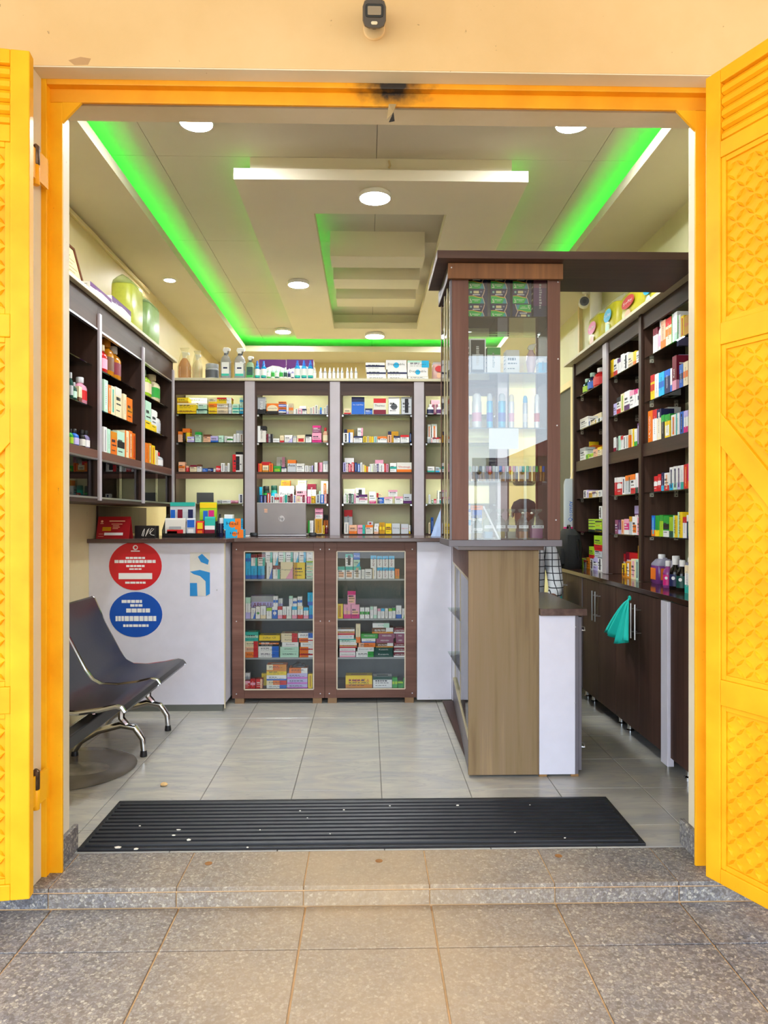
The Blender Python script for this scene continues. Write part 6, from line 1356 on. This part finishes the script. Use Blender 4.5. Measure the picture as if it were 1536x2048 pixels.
# ================================================================== CHAIR AND PERSON BEHIND THE COUNTER
bk = thing('backpack', (1.535, 5.50, RZ+.0005), label='black backpack standing on the far end of the right worktop', cat='backpack')
blkf = plain('black_fabric', '191919', .85, noise=.15, nscale=60)
MB().rlathe([(.9, 0), (1, .03), (1.0, .16), (.86, .25), (.45, .295)], .135, .34, .4).build('bag_body', blkf, bk, smooth=True)
MB().rlathe([(.85, 0), (1, .015), (1, .10), (.8, .13)], .04, .24, .4, cx=-.072, cz=.02).build('front_pocket', blkf, bk, smooth=True)
MB().tube([(0, -.04, .29), (0, -.02, .32), (0, .02, .32), (0, .04, .29)], .008, 8).build('carry_loop', black_pl(), bk, smooth=True)
MB().tube([(.045, -.09, .25), (.02, -.165, .20), (.02, -.172, .10), (.045, -.13, .02)], .010, 8).build('shoulder_strap', black_pl(), bk, smooth=True)
def skin(name, vs, es, rad, mat, parent, root=0, sub=2):
    me = bpy.data.meshes.new(name); me.from_pydata(vs, es, []); o = bpy.data.objects.new(name, me); COL.objects.link(o); o.parent = parent
    sm = o.modifiers.new('skin', 'SKIN'); sm.use_smooth_shade = True
    for i, r in enumerate(rad):
        q = me.skin_vertices[0].data[i]; q.radius = r if isinstance(r, tuple) else (r, r); q.use_root = (i == root)
    ss = o.modifiers.new('smooth', 'SUBSURF'); ss.levels = sub; ss.render_levels = sub
    me.materials.append(mat); return o
skin_m = plain('brown_skin', '5e3a28', .5, noise=.06)
chk, cnt, cbs = newmat('checked_cotton')
cv = coords(cnt, 'Object', (1, 1, 1)); sxyz = nd(cnt, 'ShaderNodeSeparateXYZ'); cnt.links.new(cv, sxyz.inputs[0])
lines = None
for ax in ('X', 'Z'):
    ml = nd(cnt, 'ShaderNodeMath', operation='MULTIPLY'); ml.inputs[1].default_value = 22; cnt.links.new(sxyz.outputs[ax], ml.inputs[0])
    fr_ = nd(cnt, 'ShaderNodeMath', operation='FRACT'); cnt.links.new(ml.outputs[0], fr_.inputs[0])
    ls = nd(cnt, 'ShaderNodeMath', operation='LESS_THAN'); ls.inputs[1].default_value = .14; cnt.links.new(fr_.outputs[0], ls.inputs[0])
    if lines is None: lines = ls.outputs[0]
    else:
        mx_ = nd(cnt, 'ShaderNodeMath', operation='MAXIMUM'); cnt.links.new(lines, mx_.inputs[0]); cnt.links.new(ls.outputs[0], mx_.inputs[1]); lines = mx_.outputs[0]
cnt.links.new(mixc(cnt, lines, lin('c2c4c8'), lin('23252c')), cbs.inputs['Base Color']); cbs.inputs['Roughness'].default_value = .85
# seated, facing the door, forearms towards the low desk
PX, PY = 1.065, 4.93
pr = thing('person', (PX, PY, 0), label='person in a white checked shirt seated behind the side counter', cat='person')
bv = [(0, .02, .54), (0, .03, .72), (0, .02, .92), (0, .01, 1.06), (0, -.01, 1.13), (0, -.03, 1.20), (0, -.035, 1.27), (0, -.03, 1.335)]
be = [(i, i+1) for i in range(7)]; br_ = [(.15, .11), (.14, .10), (.16, .105), (.10, .075), (.052, .052), (.068, .075), (.078, .092), (.055, .065)]
for s_ in (-1, 1):
    b = len(bv); bv += [(s_*.17, .02, 1.03), (s_*.205, .0, .88), (s_*.20, -.08, .76), (s_*.14, -.22, .70), (s_*.12, -.28, .665)]
    be += [(3, b), (b, b+1), (b+1, b+2), (b+2, b+3), (b+3, b+4)]; br_ += [.06, .046, .042, .030, (.034, .018)]
    for f, (dx, dz, L_) in enumerate(((-.028*s_, 0, .052), (-.010*s_, .002, .066), (.008*s_, .002, .070), (.025*s_, 0, .056))):
        k = len(bv); bv += [(s_*.12-dx*1.0, -.305, .660+dz), (s_*.12-dx*1.05, -.305-L_*.5, .652), (s_*.12-dx*1.0, -.305-L_, .634)]; be += [(b+4, k), (k, k+1), (k+1, k+2)]; br_ += [.009, .0085, .007]
    k = len(bv); bv += [(s_*.12-s_*.035, -.27, .66), (s_*.12-s_*.052, -.30, .648)]; be += [(b+4, k), (k, k+1)]; br_ += [.010, .008]
    b = len(bv); bv += [(s_*.09, .0, .52), (s_*.12, -.24, .53), (s_*.13, -.42, .52), (s_*.13, -.40, .28), (s_*.13, -.36, .08), (s_*.135, -.50, .035)]
    be += [(0, b)]+[(b+q, b+q+1) for q in range(5)]; br_ += [.095, .085, .068, .055, .042, (.042, .03)]
skin('body', bv, be, br_, skin_m, pr, 0, 2)
sv_ = [(0, .02, .56), (0, .03, .72), (0, .02, .92), (0, .01, 1.06), (0, -.005, 1.105)]; se_ = [(0, 1), (1, 2), (2, 3), (3, 4)]; sr_ = [(.165, .125), (.158, .118), (.175, .12), (.112, .088), (.062, .062)]
for s_ in (-1, 1):
    b = len(sv_); sv_ += [(s_*.175, .02, 1.035), (s_*.21, .0, .88), (s_*.205, -.08, .76), (s_*.15, -.195, .712)]; se_ += [(3, b), (b, b+1), (b+1, b+2), (b+2, b+3)]; sr_ += [.072, .058, .055, .043]
skin('shirt', sv_, se_, sr_, chk, pr)
tv_ = [(0, .02, .53)]; te_ = []; tr_ = [(.165, .13)]
for s_ in (-1, 1):
    b = len(tv_); tv_ += [(s_*.09, .0, .52), (s_*.12, -.24, .53), (s_*.13, -.42, .52), (s_*.13, -.40, .28), (s_*.13, -.37, .11)]; te_ += [(0, b)]+[(b+q, b+q+1) for q in range(4)]; tr_ += [.105, .097, .08, .066, .058]
skin('trousers', tv_, te_, tr_, plain('dark_trousers', '14151c', .85), pr)
MB().lathe([(.0, -.005), (.082, .0), (.088, .035), (.07, .075), (.03, .095)], 18, cx=0, cy=-.018, cz=1.275, sy=1.1).build('hair', plain('black_hair', '100d0c', .9), pr, smooth=True)
for s_ in (-1, 1):
    MB().lathe([(.004, -.008), (.009, -.004), (.009, .004), (.004, .008)], 10, cx=s_*.030, cy=-.118, cz=1.272).build('eye', paint('off'), pr, smooth=True)
    MB().lathe([(.004, -.022), (.010, -.01), (.011, .012), (.004, .02)], 8, cx=s_*.080, cy=-.03, cz=1.265).build('ear', skin_m, pr, smooth=True)
MB().add([(0, -.122, 1.275), (-.014, -.118, 1.238), (.014, -.118, 1.238), (0, -.142, 1.243)], [(0, 1, 3), (0, 3, 2), (1, 2, 3)]).build('nose', skin_m, pr)
MB().lathe([(.006, -.005), (.018, 0), (.006, .005)], 10, cx=0, cy=-.106, cz=1.215, sy=.6).build('mouth', plain('lips', '6a3030', .5), pr, smooth=True)
so = thing('stool', (PX, PY+.02, 0), label='round dark stool under the seated person', cat='stool')
MB().lathe([(.15, .365), (.17, .375), (.17, .392), (.15, .400)], 24).build('seat', leather(), so, smooth=True)
for k in range(4): a = k*1.5708+.785; MB().tube([(.11*math.cos(a), .11*math.sin(a), .37), (.17*math.cos(a), .17*math.sin(a), 0)], .011, 8).build('leg', steel(), so)
finish_text()
